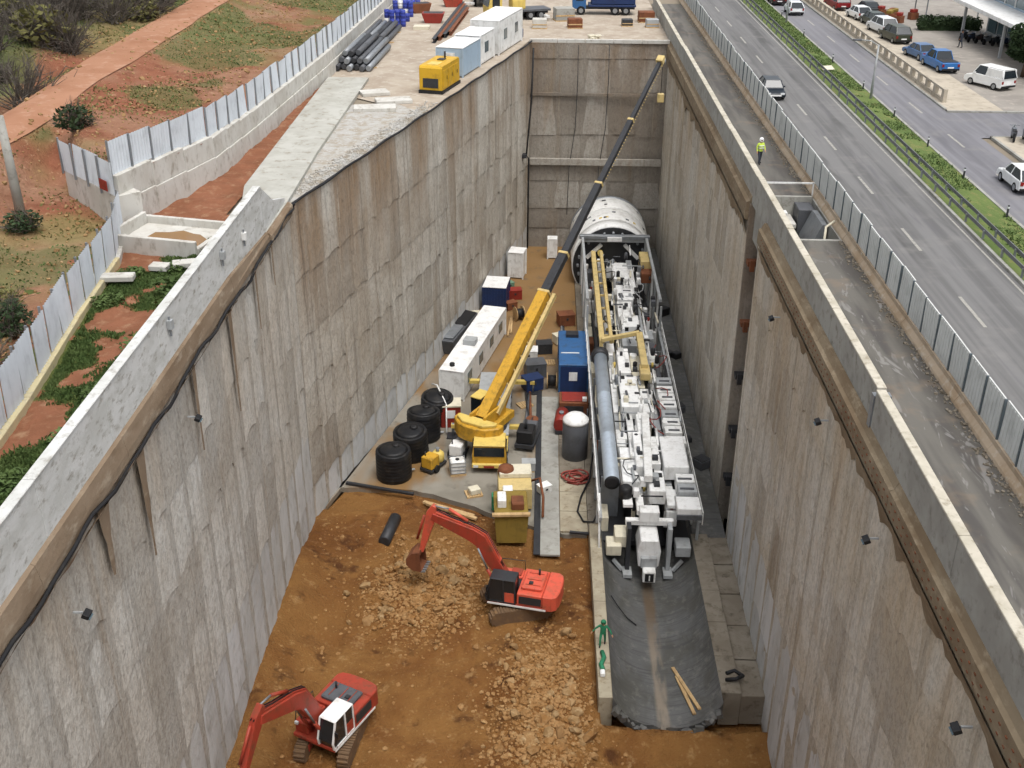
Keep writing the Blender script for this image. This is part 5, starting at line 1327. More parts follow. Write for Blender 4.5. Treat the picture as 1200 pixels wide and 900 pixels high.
build(B().lathe([(.95, .1), (1.0, .15), (1.0, 3.2), (.97, 3.25)], n=24), 'shell', 'grey_dark', t); build(B().lathe([(1.02, 3.25), (1.0, 3.45), (.7, 3.75), (.3, 3.88), (.1, 3.9)], n=24), 'dome', 'white_clean', t)
for a in (0, 1.57, 3.14, 4.71): build(B().box(math.cos(a)*.85-.08, math.cos(a)*.85+.08, math.sin(a)*.85-.08, math.sin(a)*.85+.08, 0, .2), 'foot', 'steel', t)
build(B().tube((.9, .6, 3.2), (.9, .6, 4.0), .06).tube((.9, .6, .3), (.9, .6, 3.2), .05), 'pipe', 'steel_dark', t)
k = B()
for j in range(5):
    k.path([(2.9+(.75+.05*math.sin(j))*math.cos(a*.5)+.3*math.sin(j*2), 71.8+.65*math.sin(a*.5)+.2*math.cos(j*3), ZF+.2+.07*j) for a in range(14)], .07, 5)
tag(build(k, 'hose_coil', 'hose_red'), 'tangled red hose coils on the slab in front of the silo', 'hose')
k = B(); k.path([(2.3, 71.2, ZF+.2), (3.1, 70.9, ZF+.22), (3.6, 71.6, ZF+.2), (4.1, 72.4, ZF+.3)], .07, 5)
tag(build(k, 'hose', 'hose_red'), 'loose end of red hose running towards the machine', 'hose')
tag(build(B().path([(4.3, 73.5, -21.5), (4.0, 71.5, -22.6), (3.3, 69.2, -22.76), (3.0, 67.3, -22.76), (3.4, 66.0, -22.76), (4.1, 65.9, -22.7), (4.5, 66.6, -22)], .07, 6), 'hose', 'black'), 'black hose looping out from the machine over the slab', 'hose')
# small pumps near the tanks
def pump(label, x, y, rz, m1, m2):
    t = thing('pump', label, 'pump', (x, y, ZF), rz)
    build(B().box(-1.0, 1.0, -.55, .55, .15, .35), 'skid', 'steel_dark', t); build(B().box(-.9, .15, -.5, .5, .35, 1.3), 'engine', m1, t, bevel=.06)
    build(B().lathe([(.42, .35), (.5, .5), (.5, 1.0), (.3, 1.2)], (.6, 0, 0), 14), 'volute', m2, t); build(B().tube((.6, 0, 1.1), (.6, 0, 1.5), .14).tube((.6, 0, .7), (1.3, 0, .7), .14), 'pipe', 'steel', t)
    build(B().tube((-.6, .3, 1.3), (-.6, .3, 1.65), .05), 'exhaust', 'steel_dark', t)
    for s in (-1, 1): build(B().tube((-.4, s*.55, .3), (-.4, s*.7, .3), .3, None, 12), 'wheel', 'tyre', t)
pump('yellow engine pump beside the nearest black tank', -7.9, 73.2, R(60), 'yellow', 'yellow_pale')
pump('white engine pump between the yellow pump and the crane cab', -6.1, 75.2, R(75), 'white_clean', 'grey')
t = thing('work_box', 'small red and white booth between the tanks and the crane', 'booth', (-7.1, 80.2, ZF), .1)
build(B().box(-.8, .8, -.7, .7, 0, 1.9), 'body', 'red_dark', t, bevel=.03); build(B().box(-.85, .85, -.75, .75, 1.9, 2.02), 'roof', 'cream', t); build(B().box(-.35, .35, -.73, -.69, .9, 1.6), 'panel', 'white_clean', t)
t = thing('ibc_tank', 'white cube tank standing in front of the white pump', 'tank', (-6.0, 72.6, ZF), .2)
build(B().box(-.55, .55, -.5, .5, .15, 1.15), 'bottle', 'white', t, bevel=.08)
build(B().tube((0, 0, 1.15), (0, 0, 1.22), .15, None, 10), 'cap', 'black', t)
k = B()
for q in (-.58, .58):
    for z in (.2, .5, .8, 1.12): k.box(q-.02, q+.02, -.55, .55, z, z+.04).box(-.58, .58, q*.93-.02, q*.93+.02, z, z+.04)
build(k, 'cage', 'steel', t); build(B().box(-.6, .6, -.55, .55, 0, .14), 'pallet', 'timber', t)
# dark machine right of the crane
t = thing('drill_rig', 'black dusty engine unit right of the crane cab', 'machine', (-.75, 77.4, ZF), R(80))
build(B().box(-1.6, 1.6, -.75, .75, .3, .6), 'skid', 'steel_dark', t); build(B().box(-1.4, .1, -.65, .65, .6, 1.7), 'engine', 'black', t, bevel=.08); build(B().box(.2, 1.4, -.6, .6, .6, 1.3), 'gearbox', 'grey_dark', t, bevel=.06)
build(B().tube((-.8, 0, 1.7), (-.8, 0, 2.5), .12).tube((.8, 0, 1.0), (2.2, 0, 1.0), .16), 'stack', 'steel_dark', t); build(B().lathe([(.5, 0), (.5, .3)], (1.9, 0, .85), 14), 'flywheel', 'rust', t)
for i, (x, y, s, m_, lab) in enumerate(((-.9, 92.2, .8, 'white', 'white crate on the floor right of the crane boom'), (-.3, 89.3, .9, 'grey_dark', 'dark crate on the floor right of the crane boom'), (-.5, 86.6, .8, 'blue_dark', 'dark blue crate right of the crane boom, nearest of three'),
      (.5, 94.0, .7, 'steel_dark', 'dark toolbox behind the white crate'), (-6.4, 100.9, .6, 'cream', 'cream box behind the white office container'), (-2.6, 106.8, .7, 'red_dark', 'red box right of the small blue container'), (-2.9, 104.0, .55, 'rust', 'rusty box right of the small blue container'),
      (-3.3, 109.4, .5, 'green_paint', 'green box beyond the small blue container'), (2.6, 100.5, .8, 'rust', 'rusty crate between boom and machine'), (.6, 70.0, .45, 'white', 'white box on the grey strip before the channel'), (-.6, 73.2, .5, 'grey', 'grey box on the slab right of the crane cab'),
      (2.0, 96.2, .6, 'cream', 'cream crate behind the blue container'))):
    t = thing('crate', lab, 'crate', (x, y, ZF), rr.random()*.6)
    build(B().box(-s, s, -s*.8, s*.8, .1, s*1.5), 'box', m_, t, bevel=.03); build(B().box(-s*.9, s*.9, -s*.75, s*.75, 0, .1), 'skid', 'timber', t); build(B().box(-s-.03, s+.03, -s*.83, s*.83, s*1.5, s*1.5+.06), 'lid', m_, t)
    build(B().box(-.1, .1, -s*.86, -s*.8, s*.9, s*1.2), 'latch', 'steel_dark', t)
# olive hopper with clutter
t = thing('hopper', 'olive steel hopper with pale timber edge behind the orange excavator', 'hopper', (-1.75, 64.9, ZF), R(4))
build(B().prism([(-1.0, 0), (1.05, 0), (1.2, 2.3), (-1.15, 2.3)], -1.4, 1.6), 'tank', 'olive', t, bevel=.04)
build(B().box(-1.3, 1.3, -1.6, -1.3, 2.3, 2.5), 'edge_timber', 'timber', t, bevel=.02); build(B().box(-1.1, 1.15, -1.3, 1.6, 2.3, 2.36), 'grating', 'olive', t)
build(B().box(-.9, -.3, -.6, .6, 2.36, 3.0), 'motor', 'white', t, bevel=.05); build(B().box(.05, .9, -.9, .2, 2.36, 2.9), 'gearbox', 'rust', t, bevel=.05)
t = thing('mixer', 'dusty yellow-beige grout mixer just behind the olive hopper', 'mixer', (-1.55, 68.6, ZF), R(4))
build(B().box(-1.2, 1.2, -1.2, 1.6, .2, 1.9), 'frame', 'beige_yellow', t, bevel=.04); build(B().box(-1.1, 1.25, .3, 1.7, 1.9, 2.3), 'cover', 'cream', t, bevel=.05); build(B().lathe([(.55, 1.9), (.62, 2.1), (.55, 2.5), (.2, 2.6)], (-.6, .9, 0), 14), 'drum', 'rust', t)
build(B().box(-1.7, -1.1, -1.3, -.7, .2, 1.4), 'control_box', 'green', t, bevel=.03); build(B().box(-.9, -.2, -1.6, -.9, .8, 2.1), 'white_bin', 'white_clean', t, bevel=.04)
build(B().path([(1.2, .4, 1.6), (1.8, -.2, 2.2), (2.0, -1.2, 1.2), (1.9, -2.4, .3)], .1, 6), 'feed_hose', 'rust', t)
for i, (x0, y0, x1, y1) in enumerate(((-8.2, 68.6, -4.4, 66.9), (-7.9, 68.2, -4.2, 66.4), (-14.2, 70.6, -9.0, 69.3))):
    tag(build(B().bar((x0, y0, ZF-.1+.12*i), (x1, y1, ZF-.1+.1*i), .26, .16), 'timber_plank', 'timber' if i < 2 else 'steel_dark'), ['pale plank at the slab edge, upper one above the orange arm', 'pale plank at the slab edge, lower one above the orange arm', 'dark steel edge beam at the left end of the slab'][i], 'plank')
tag(build(B().bar((2.4, 64.7, -22.78), (4.4, 64.4, -22.75), .2, .14), 'timber_plank', 'steel_dark'), 'dark bar lying across the end of the pale curb', 'plank')
t = thing('pipe_section', 'short dark pipe length lying on the soil near the left wall', 'pipe', (-10.2, 64.9, -23.05), R(82))
build(B().lathe([(.3, -1.5), (.42, -1.5), (.42, 1.5), (.3, 1.5)], n=14, axis='Y'), 'pipe_wall', 'steel_dark', t, None, R(-90)); build(B().tube((1.45, 0, 0), (1.46, 0, 0), .3, None, 12), 'bore', 'black', t)
# timbers in the cradle
for i, (x0, y0, x1, y1) in enumerate(((8.4, 52.2, 9.5, 48.2), (8.55, 51.4, 9.2, 48.0))):
    def cz(x): return CZ-math.sqrt(max(.1, CR*CR-(x-CX)**2))+.1
    tag(build(B().bar((x0, y0, cz(x0)), (x1, y1, cz(x1)), .2, .1), 'timber_plank', 'timber'), ['longer timber plank lying in the concrete cradle', 'shorter timber plank lying in the concrete cradle'][i], 'plank')
tag(build(B().path([(11.0, 49.2, -21.95), (11.5, 49.0, -21.7), (12.0, 49.5, -21.9), (11.6, 50.0, -21.95), (11.1, 49.7, -21.9)], .12, 6), 'cable_coil', 'black'), 'dark coil of cable on the right walkway near the cradle end', 'cable')
tag(build(B().path([(4.9, 57.3, -22.45), (5.3, 56.9, -22.9), (5.9, 56.3, -23.4), (6.5, 56.0, -23.75)], .04, 5), 'rope', 'black'), 'thin dark rope lying down the left side of the cradle', 'rope')

# more site clutter on the slab
for i, (x, y, L, m_) in enumerate(((-.75, 80.5, 5.2, 'steel_dark'), (-.95, 80.8, 4.6, 'grey_dark'), (-.55, 81.0, 4.9, 'rust'), (2.2, 97.6, 4.0, 'steel'), (2.45, 98.0, 3.6, 'steel_dark'), (-3.0, 97.5, 4.2, 'timber'), (-2.7, 98.1, 3.6, 'timber'))):
    t = thing('loose_pipe', ['dark pipe lying beside the drain channel, longest', 'dark grey pipe lying beside the drain channel', 'rusty pipe lying beside the drain channel', 'steel tube behind the blue container, longer one', 'dark tube behind the blue container, shorter one', 'timber post beside the white office container, longer one', 'timber post beside the white office container, shorter one'][i], 'pipe', (x, y, ZF+.12), R(90+rr.uniform(-4, 4)))
    build(B().lathe([(.07, 0), (.11, 0), (.11, L), (.07, L)], n=10, axis='Y'), 'tube_wall', m_, t, None, R(-90)); build(B().tube((.02, 0, 0), (.03, 0, 0), .07, None, 8), 'bore', 'black', t)
for i, (x, y, a) in enumerate(((-5.2, 80.6, .2), (-1.1, 83.6, .5), (.9, 91.8, .1), (-4.6, 69.6, .3), (2.9, 79.0, .2))):
    t = thing('pallet', ['timber pallet behind the white pump', 'timber pallet beside the dark blue crate', 'timber pallet left of the blue container', 'timber pallet on the slab in front of the crane', 'timber pallet between silo and red bowser'][i], 'pallet', (x, y, ZF+(.0 if x < 1.7 else .17)), a)
    for q in range(6): build(B().box(-.6+q*.21, -.44+q*.21, -.5, .5, .11, .14), 'slat', 'timber', t)
    for q in (-.45, 0, .45): build(B().box(-.6, .6, q-.05, q+.05, 0, .11), 'bearer', 'timber', t)
    if i in (0, 3): build(B().cbox(.05, 0, .36, .8, .7, .42, .15), 'load', 'cream' if i else 'grey', t, bevel=.04)
for i, (x, y) in enumerate(((1.2, 87.0), (-2.0, 101.5))):
    t = thing('cable_drum', ['wooden cable drum left of the blue container', 'wooden cable drum near the far end of the boom foot'][i], 'cable drum', (x, y, ZF), .4*i)
    for q in (-.4, .4): build(B().tube((q-.04, 0, .7), (q+.04, 0, .7), .7, None, 18), 'flange', 'timber', t)
    build(B().tube((-.36, 0, .7), (.36, 0, .7), .48, None, 16), 'cable_coil', 'black', t)
# rocks on the soil
def rock_mesh(seed):
    r = random.Random(seed); me = bpy.data.meshes.new('rock'); import bmesh
    bm = bmesh.new(); bmesh.ops.create_icosphere(bm, subdivisions=1, radius=1)
    for v in bm.verts: v.co *= r.uniform(.7, 1.15); v.co.z *= .65
    bm.to_mesh(me); bm.free(); return me
RK = []
for i in range(8):
    me = rock_mesh(i); me.materials.append(M['rock' if i % 3 else 'rock_grey']); RK.append(me)
def rock_spot(r):
    q = r.random()
    if q < .5: return r.gauss(-7.2, 1.8), r.gauss(58.2, 2.2)
    if q < .95: return r.gauss(.7, 1.5), r.gauss(47.8, 3.2)
    return r.uniform(-14.5, 3.3), r.uniform(40, 67)
n = 0
def ok(x, y):
    if not (-15.2 < x < 3.4 and 38 < y < 67): return False
    return not ((abs(x+1.2) < 2.3 and abs(y-56.7) < 2.2) or (abs(x+10.8) < 2.2 and abs(y-44.5) < 2.6))
while n < 240:
    x, y = rock_spot(rr)
    if not ok(x, y): continue
    s = min(.5, abs(rr.gauss(.1, .12))+.12)
    o = bpy.data.objects.new('rock', rr.choice(RK)); col.objects.link(o); o.location = (x, y, soil_z(x, y)+s*.25); o.scale = (s*rr.uniform(.8, 1.4), s, s); o.rotation_euler = (rr.random(), rr.random(), rr.random()*6)
    tag(o, 'pale broken rock lying in the orange excavated soil', 'rock', 'broken rocks on the pit floor'); n += 1
k = B(); base = [rock_mesh(40+i) for i in range(3)]; bv = [([tuple(v.co) for v in m.vertices], [tuple(p.vertices) for p in m.polygons]) for m in base]
for i in range(9000):
    x, y = rock_spot(rr) if rr.random() < .96 else (rr.uniform(-15, 12.4), rr.uniform(36, 68))
    if x > 3.4 and y > 46.8: continue
    if not (-15.4 < x < 12.5): continue
    s = abs(rr.gauss(0, .07))+.025; z = soil_z(x, y)+s*.2; vv, ff = bv[i % 3]; m = len(k.v); a = rr.random()*6; c_, s_ = math.cos(a)*s, math.sin(a)*s
    k.v += [(x+c_*p[0]-s_*p[1], y+s_*p[0]+c_*p[1], z+s*p[2]) for p in vv]
    for f in ff: k.face([m+q for q in f])
struct(build(k, 'rubble', 'rock'), 'stuff')

# ============================================================ workers
def person(label, loc, rz, top, legs, helmet, pose):
    t = thing('person', label, 'person', loc, rz)
    V = {'pel': (0, 0, .95, .15), 'bel': (0, 0, 1.12, .15), 'che': (0, 0, 1.34, .17), 'nek': (0, .01, 1.5, .06), 'hd0': (0, .02, 1.58, .075), 'hd1': (0, .03, 1.68, .1), 'hd2': (0, .02, 1.77, .07)}
    for s, nme in ((-1, 'l'), (1, 'r')):
        st = pose.get('step', .1)*s
        V[nme+'hip'] = (s*.1, 0, .9, .1); V[nme+'kne'] = (s*.12, st+.04, .5, .075); V[nme+'ank'] = (s*.12, st*1.4, .09, .055); V[nme+'toe'] = (s*.13, st*1.4+.18, .05, .045)
        V[nme+'sho'] = (s*.2, 0, 1.43, .075); e = pose[nme]
        V[nme+'elb'] = (s*e[0], e[1], e[2], .055); V[nme+'wri'] = (s*e[3], e[4], e[5], .04)
        d = Vector((s*(e[3]-e[0]), e[4]-e[1], e[5]-e[2])).normalized(); w = Vector(V[nme+'wri'][:3])
        V[nme+'plm'] = (*(w+d*.08), .035)
        px = d.cross(Vector((0, 1, .3))).normalized()
        for q in range(4): V[nme+'f%d' % q] = (*(w+d*(.15+.02*(q in (1, 2)))+px*(q-1.5)*.022), .011)
        V[nme+'th'] = (*(w+d*.08+px*.06*s), .012)
    E = [('pel', 'bel'), ('bel', 'che'), ('che', 'nek'), ('nek', 'hd0'), ('hd0', 'hd1'), ('hd1', 'hd2')]
    for q in 'lr': E += [('pel', q+'hip'), (q+'hip', q+'kne'), (q+'kne', q+'ank'), (q+'ank', q+'toe'), ('che', q+'sho'), (q+'sho', q+'elb'), (q+'elb', q+'wri'), (q+'wri', q+'plm'), (q+'plm', q+'th')] + [(q+'plm', q+'f%d' % j) for j in range(4)]
    names = list(V); me = bpy.data.meshes.new('body'); me.from_pydata([V[q][:3] for q in names], [(names.index(a), names.index(b)) for a, b in E], [])
    o = bpy.data.objects.new('body', me); col.objects.link(o)
    sk = o.modifiers.new('skin', 'SKIN'); ss = o.modifiers.new('sub', 'SUBSURF'); ss.levels = 1; ss.render_levels = 1
    for i, q in enumerate(names): me.skin_vertices[0].data[i].radius = (V[q][3], V[q][3]*(.8 if q in ('che', 'bel') else 1))
    me.skin_vertices[0].data[0].use_root = True
    dg = bpy.context.evaluated_depsgraph_get(); nm = bpy.data.meshes.new_from_object(o.evaluated_get(dg)); bpy.data.objects.remove(o)
    for m_ in (top, legs, 'skin', 'black'): nm.materials.append(M[m_])
    for p in nm.polygons:
        c_ = p.center; p.use_smooth = True
        hand = any((c_-Vector(V[q+'plm'][:3])).length < .1 for q in 'lr')
        p.material_index = 2 if c_.z > 1.5 or hand else 0 if c_.z > .93 or abs(c_.x) > .22 else 3 if c_.z < .13 else 1
    b = bpy.data.objects.new('body', nm); col.objects.link(b); b.parent = t
    build(B().lathe([(.15, 1.72), (.14, 1.78), (.1, 1.85), (.03, 1.88)], (0, .02, 0), 12).tube((0, .02, 1.715), (0, .05, 1.73), .17, .16, 12), 'helmet', helmet, t)
    for s in (-1, 1): build(B().box(s*.035-.012, s*.035+.012, .115, .128, 1.665, 1.685), 'eye', 'black', b)
    build(B().prism([(-.015, 1.62), (.015, 1.62), (0, 1.67)], .11, .15), 'nose', 'skin', b); build(B().box(-.03, .03, .105, .118, 1.585, 1.595), 'mouth', 'red_dark', b)
    if top == 'hivis': build(B().box(-.19, .19, -.15, .16, 1.12, 1.16).box(-.19, .19, -.15, .16, 1.28, 1.32), 'reflective_band', 'white_clean', b)
    return t
person('worker in yellow-green hi-vis jacket and white helmet beside the right parapet', (15.2, 77.3, .0), R(200), 'hivis', 'cloth_dark', 'white_clean', {'step': .12, 'l': (.3, .02, 1.18, .26, .18, 1.0), 'r': (.3, .0, 1.17, .3, .1, .93)})
person('worker in green overalls with arms spread on the pale curb of the cradle', (4.1, 52.0, -22.0), R(170), 'green', 'green', 'green', {'step': .15, 'l': (.42, .1, 1.25, .55, .25, 1.05), 'r': (.44, .05, 1.22, .6, .15, 1.02)})
tag(build(B().path([(4.05, 51.3, -21.9), (4.15, 50.8, -21.9), (3.95, 50.2, -21.9), (4.05, 49.7, -21.9)], .14, 6), 'hose', 'green'), 'green hose lying on the pale curb in front of the green worker', 'hose')
tag(build(B().box(-.14, .14, -.2, .2, 0, .3), 'bucket', 'white_clean', None, (4.0, 49.4, -22.0), bevel=.05), 'small white bucket at the end of the green hose', 'bucket')
person('dark-clothed person walking across the far car park', (43.5, 121.5, .1), R(60), 'cloth_dark', 'cloth_dark', 'black', {'step': .14, 'l': (.28, .02, 1.18, .27, .12, .95), 'r': (.28, .0, 1.17, .27, .08, .94)})

# ============================================================ tunnelling machine
rr = random.Random(77)
TB = thing('tunnel_boring_machine', 'long white tunnel boring machine with trailing gantries lying in the cradle', 'tunnelling machine', (CX, 60.5, -24.0))
def T(mb, name, mat, par=None, bev=0):
    """geometry given in place coordinates, stored relative to the machine's base"""
    mb.v = [(x-CX, y-60.5, z+24.0) for x, y, z in mb.v]
    return build(mb, name, mat, par or TB, bevel=bev)
# shield
SZ = -20.75; SR = 4.25
sh = T(B().lathe([(SR-.12, 111.2), (SR, 111.2), (SR, 113.4)], (CX, 0, SZ), 48, 'Y'), 'shield_tail', 'white_clean')
T(B().lathe([(SR, 113.45), (SR+.02, 113.5), (SR+.02, 117.2), (SR, 117.25)], (CX, 0, SZ), 48, 'Y'), 'shield_body', 'white')
T(B().lathe([(SR+.02, 117.3), (SR+.05, 117.35), (SR+.05, 120.6), (SR, 120.7)], (CX, 0, SZ), 48, 'Y'), 'shield_front', 'white')
T(B().lathe([(SR-.05, 120.8), (SR+.08, 120.9), (SR+.04, 121.5), (SR*.7, 121.8), (.3, 121.9)], (CX, 0, SZ), 48, 'Y'), 'cutter_head', 'steel')
for i in range(22):
    a = R(25+130*rr.random()); y = rr.choice((114.2, 115.8, 118.4, 119.8)); k = B()
    k.cbox(CX+(SR+.04)*math.cos(a), y, SZ+(SR+.04)*math.sin(a), .3, .3, .08, 0, 0, -(a-R(90))); T(k, 'lifting_lug', rr.choice(['steel', 'yellow_pale', 'steel_dark']), sh)
T(B().lathe([(SR-.13, 111.1), (SR-.13, 112.4), (.4, 112.5)], (CX, 0, SZ), 40, 'Y'), 'bulkhead', 'steel_dark')
k = B()
for i in range(24):
    a = R(15*i); p0 = Vector((CX+3.6*math.cos(a), 112.2, SZ+3.6*math.sin(a))); k.tube(p0, p0+Vector((0, -1.6, 0)), .14, None, 8)
T(k, 'thrust_cylinders', 'steel')
T(B().tube((CX, 112.4, SZ-.2), (CX, 106.0, SZ+.6), .6, None, 16), 'screw_conveyor', 'cream')
T(B().tube((CX-1.3, 112, SZ+1.2), (CX-1.3, 110.2, SZ+1.6), .3, None, 12), 'erector_motor', 'yellow_pale')
for s in (-1, 1):
    T(B().bar((CX+s*2.7, 110.9, -19.9), (CX+s*1.2, 110.9, -18.4), .3, .35), 'frame_brace', 'white')
# gantry portals, chords
def portal(y, zt=-17.7, mat='grey', xl=4.35, xr=10.95):
    T(B().box(xl, xr, y-.16, y+.16, zt-.3, zt), 'portal_beam', mat, None, .02)
    for x in (xl, xr): T(B().box(x-.14, x+.14, y-.14, y+.14, -22.8, zt-.3), 'portal_post', mat)
for y in (110.6,): portal(y)
T(B().box(4.0, 11.3, 110.3, 110.9, -17.65, -17.25), 'head_beam', 'steel', None, .03)
T(B().box(6.9, 8.4, 110.0, 110.25, -17.75, -17.35), 'head_sign', 'white_clean')
for x in (4.35, 10.95):
    T(B().box(x-.13, x+.13, 94.0, 110.3, -17.68, -17.42), 'top_chord', 'grey', None, .02)
    T(B().box(x-.12, x+.12, 62.5, 93.8, -20.3, -20.05), 'side_chord', 'grey', None, .02)
    for y in range(63, 110, 3):
        T(B().box(x-.09, x+.09, y-.09, y+.09, -22.8, -20.3 if y < 93 else -17.7), 'side_post', 'grey' if y % 2 else 'white')
T(B().box(10.0, 11.1, 104.8, 107.6, -19.2, -17.9), 'control_cabin', 'beige_yellow', None, .04)
T(B().box(10.0, 11.1, 103.2, 104.7, -19.6, -18.6), 'control_cabinet', 'rust', None, .04)
# lower decks
T(B().box(4.6, 6.2, 63, 110, -22.4, -22.2), 'deck', 'steel_dark'); T(B().box(9.0, 10.8, 63, 110, -22.4, -22.2), 'deck', 'steel_dark')
T(B().box(6.2, 9.0, 64, 110, -23.3, -22.9), 'track_bed', 'steel_dark')
for s in (-1, 1):
    for y in range(64, 110, 4):
        a = R(-55 if s > 0 else -125); T(B().tube((CX+s*1.9, y-.3, -23.2), (CX+s*1.9, y+.3, -23.2), .28, None, 10), 'bogie_wheel', 'steel_dark')
# conveyor bridge: white box segments along the middle
y = 107.0; i = 0
SEG = [(107, 102.6, 7.25, 8.75, -18.9, 'white_clean'), (102.2, 101.0, 7.5, 8.4, -19.3, 'steel_dark'), (100.8, 97.2, 7.3, 8.9, -18.8, 'white_clean'), (96.9, 93.4, 7.2, 8.6, -18.9, 'white'), (93.0, 90.6, 7.3, 8.9, -18.6, 'white_clean'),
       (90.2, 87.2, 7.2, 8.8, -18.9, 'grey'), (84.6, 80.8, 6.5, 7.5, -18.3, 'white_clean'), (84.8, 79.0, 7.6, 8.5, -18.7, 'cream'), (80.4, 75.2, 6.4, 7.9, -18.4, 'white_clean'), (78.6, 74.8, 8.0, 8.9, -18.6, 'white'),
       (74.6, 71.2, 7.4, 8.3, -18.5, 'white'), (71.0, 66.2, 6.9, 7.5, -18.2, 'white_clean'), (69.6, 65.0, 5.9, 7.0, -18.7, 'white_clean'), (70.2, 66.4, 7.6, 8.6, -18.1, 'white'), (66.0, 63.4, 7.6, 8.7, -18.4, 'white_clean')]
for y1, y0, x0, x1, zt, m_ in SEG:
    o = T(B().box(x0, x1, y0, y1, zt-1.1, zt), 'equipment_box', m_, None, .05)
    for q in range(rr.randint(1, 3)):
        yy = rr.uniform(y0+.3, y1-.5); xx = rr.uniform(x0+.1, x1-.35)
        T(B().box(xx, xx+rr.uniform(.2, .4), yy, yy+rr.uniform(.2, .7), zt, zt+rr.uniform(.06, .3)), 'hatch', rr.choice(['steel_dark', 'grey', 'white', 'grey_dark']), o)
T(B().bar((8.05, 73.5, -18.3), (7.55, 64.2, -18.0), .55, .5), 'conveyor_frame', 'white', None, .03)
T(B().bar((7.0, 87.0, -19.2), (7.0, 62.5, -19.6), .5, .4), 'belt_frame', 'white', None, .03)
for x0, x1 in ((5.85, 6.5), (8.8, 9.35)):
    for i in range(18): T(B().box(x0, x1, 63+i*2.55, 65.4+i*2.55, -19.55, -19.3+rr.uniform(0, .15)), 'deck_plate', rr.choice(['white', 'white_clean', 'grey']), None, .03)
# yellow rails
for x, w in ((5.35, .45), (6.15, .3)):
    T(B().box(x-w/2, x+w/2, 86.2, 107.5, -18.3, -17.85), 'hoist_rail', 'beige_yellow', None, .03)
for y in range(88, 107, 3): T(B().box(5.1, 6.3, y-.1, y+.1, -18.45, -18.3), 'rail_tie', 'beige_yellow')
T(B().bar((5.3, 86.1, -17.9), (8.5, 86.4, -17.3), .35, .35), 'hoist_cross_beam', 'beige_yellow', None, .03)
T(B().box(8.2, 8.75, 80.2, 86.5, -17.7, -17.25), 'hoist_arm', 'beige_yellow', None, .03); T(B().box(8.1, 8.9, 79.2, 81.0, -18.2, -17.6), 'hoist_trolley', 'beige_yellow', None, .04)
for x in (5.3, 8.5): T(B().box(x-.15, x+.15, 86.0, 86.3, -22, -17.9), 'hoist_leg', 'beige_yellow')
# silver ventilation duct
du = T(B().lathe([(.5, 64.3), (.54, 64.35), (.54, 70.2), (.57, 70.25), (.57, 70.4), (.54, 70.45), (.54, 76.5), (.57, 76.55), (.57, 76.7), (.54, 76.75), (.54, 83.6)], (5.12, 0, -18.4), 24, 'Y'), 'ventilation_duct', 'silver')
T(B().lathe([(.5, 83.5), (.72, 83.55), (.72, 84.3), (.5, 84.4)], (5.12, 0, -18.4), 24, 'Y'), 'duct_flange', 'steel_dark', du)
T(B().lathe([(.3, 64.2), (.52, 64.25), (.52, 64.45)], (5.12, 0, -18.4), 24, 'Y'), 'duct_mouth', 'black', du)
for y in (66, 71, 76, 81): T(B().box(4.5, 5.75, y-.1, y+.1, -22.2, -19.0), 'duct_support', 'steel', du)
T(B().lathe([(.35, 0), (.45, .1), (.45, .8), (.3, .95)], (6.05, 64.0, -19.4), 16), 'fan_motor', 'black')
# right hand side: stepped cabinets and platform
for i in range(13):
    y0 = 63.2+i*1.32
    if 2 <= i <= 4: continue
    zt = -18.3-.05*(i % 3); x1 = 10.75 if i < 6 else 10.6
    o = T(B().box(9.35 if i > 4 else 9.5, x1, y0, y0+1.05, zt-.9, zt), 'transformer_cabinet', 'white' if i % 4 else 'grey', None, .04)
    T(B().box(9.6, x1-.2, y0+.25, y0+.4, zt, zt+.08), 'vent_slot', 'grey_dark', o)
T(B().box(8.75, 10.45, 65.7, 69.9, -19.0, -17.9), 'main_cabinet', 'white_clean', None, .06)
T(B().box(9.3, 10.85, 61.6, 63.1, -19.2, -18.6), 'rear_cabinet', 'white_clean', None, .05)
T(B().box(9.25, 10.9, 61.45, 61.58, -19.4, -19.05), 'rear_cabinet_edge', 'grey_dark')
for i in range(5): T(B().box(9.0, 10.2, 80.6+i*2.4, 82.4+i*2.4, -20.4, -19.6-.1*(i % 2)), 'transformer_cabinet', rr.choice(['grey_dark', 'grey', 'steel_dark', 'white']), None, .05)
# left side: slim units between duct and rail
for i in range(14):
    y0 = 64+i*3.1; h = rr.uniform(.5, 1.4)
    T(B().box(4.5, 5.0, y0, y0+rr.uniform(.8, 2.2), -22.2, -22.2+h), 'pump_unit', rr.choice(['grey_dark', 'white', 'steel', 'cream', 'rust']), None, .04)
# rear end: tow block, frames
T(B().box(6.0, 9.2, 62.2, 62.6, -20.4, -20.0), 'rear_cross_beam', 'white', None, .03)
T(B().box(6.9, 8.2, 62.0, 62.9, -20.0, -19.2), 'rear_equipment', 'white', None, .05)
tb = T(B().prism([(6.85, -22.6), (8.2, -22.6), (8.3, -21.4), (8.1, -20.5), (6.95, -20.5), (6.75, -21.4)], 60.6, 62.6), 'tow_block', 'white_clean', None, .06)
T(B().box(7.0, 8.05, 60.3, 60.62, -22.5, -21.7), 'tow_plate', 'grey', tb, .03)
T(B().box(7.12, 7.95, 59.7, 60.35, -23.2, -22.4), 'hitch_frame', 'white', tb, .03); T(B().box(7.25, 7.82, 59.64, 59.72, -23.1, -22.5), 'hitch_opening', 'black', tb); T(B().box(7.5, 7.58, 59.6, 59.66, -23.0, -22.6), 'hitch_pin', 'white', tb)
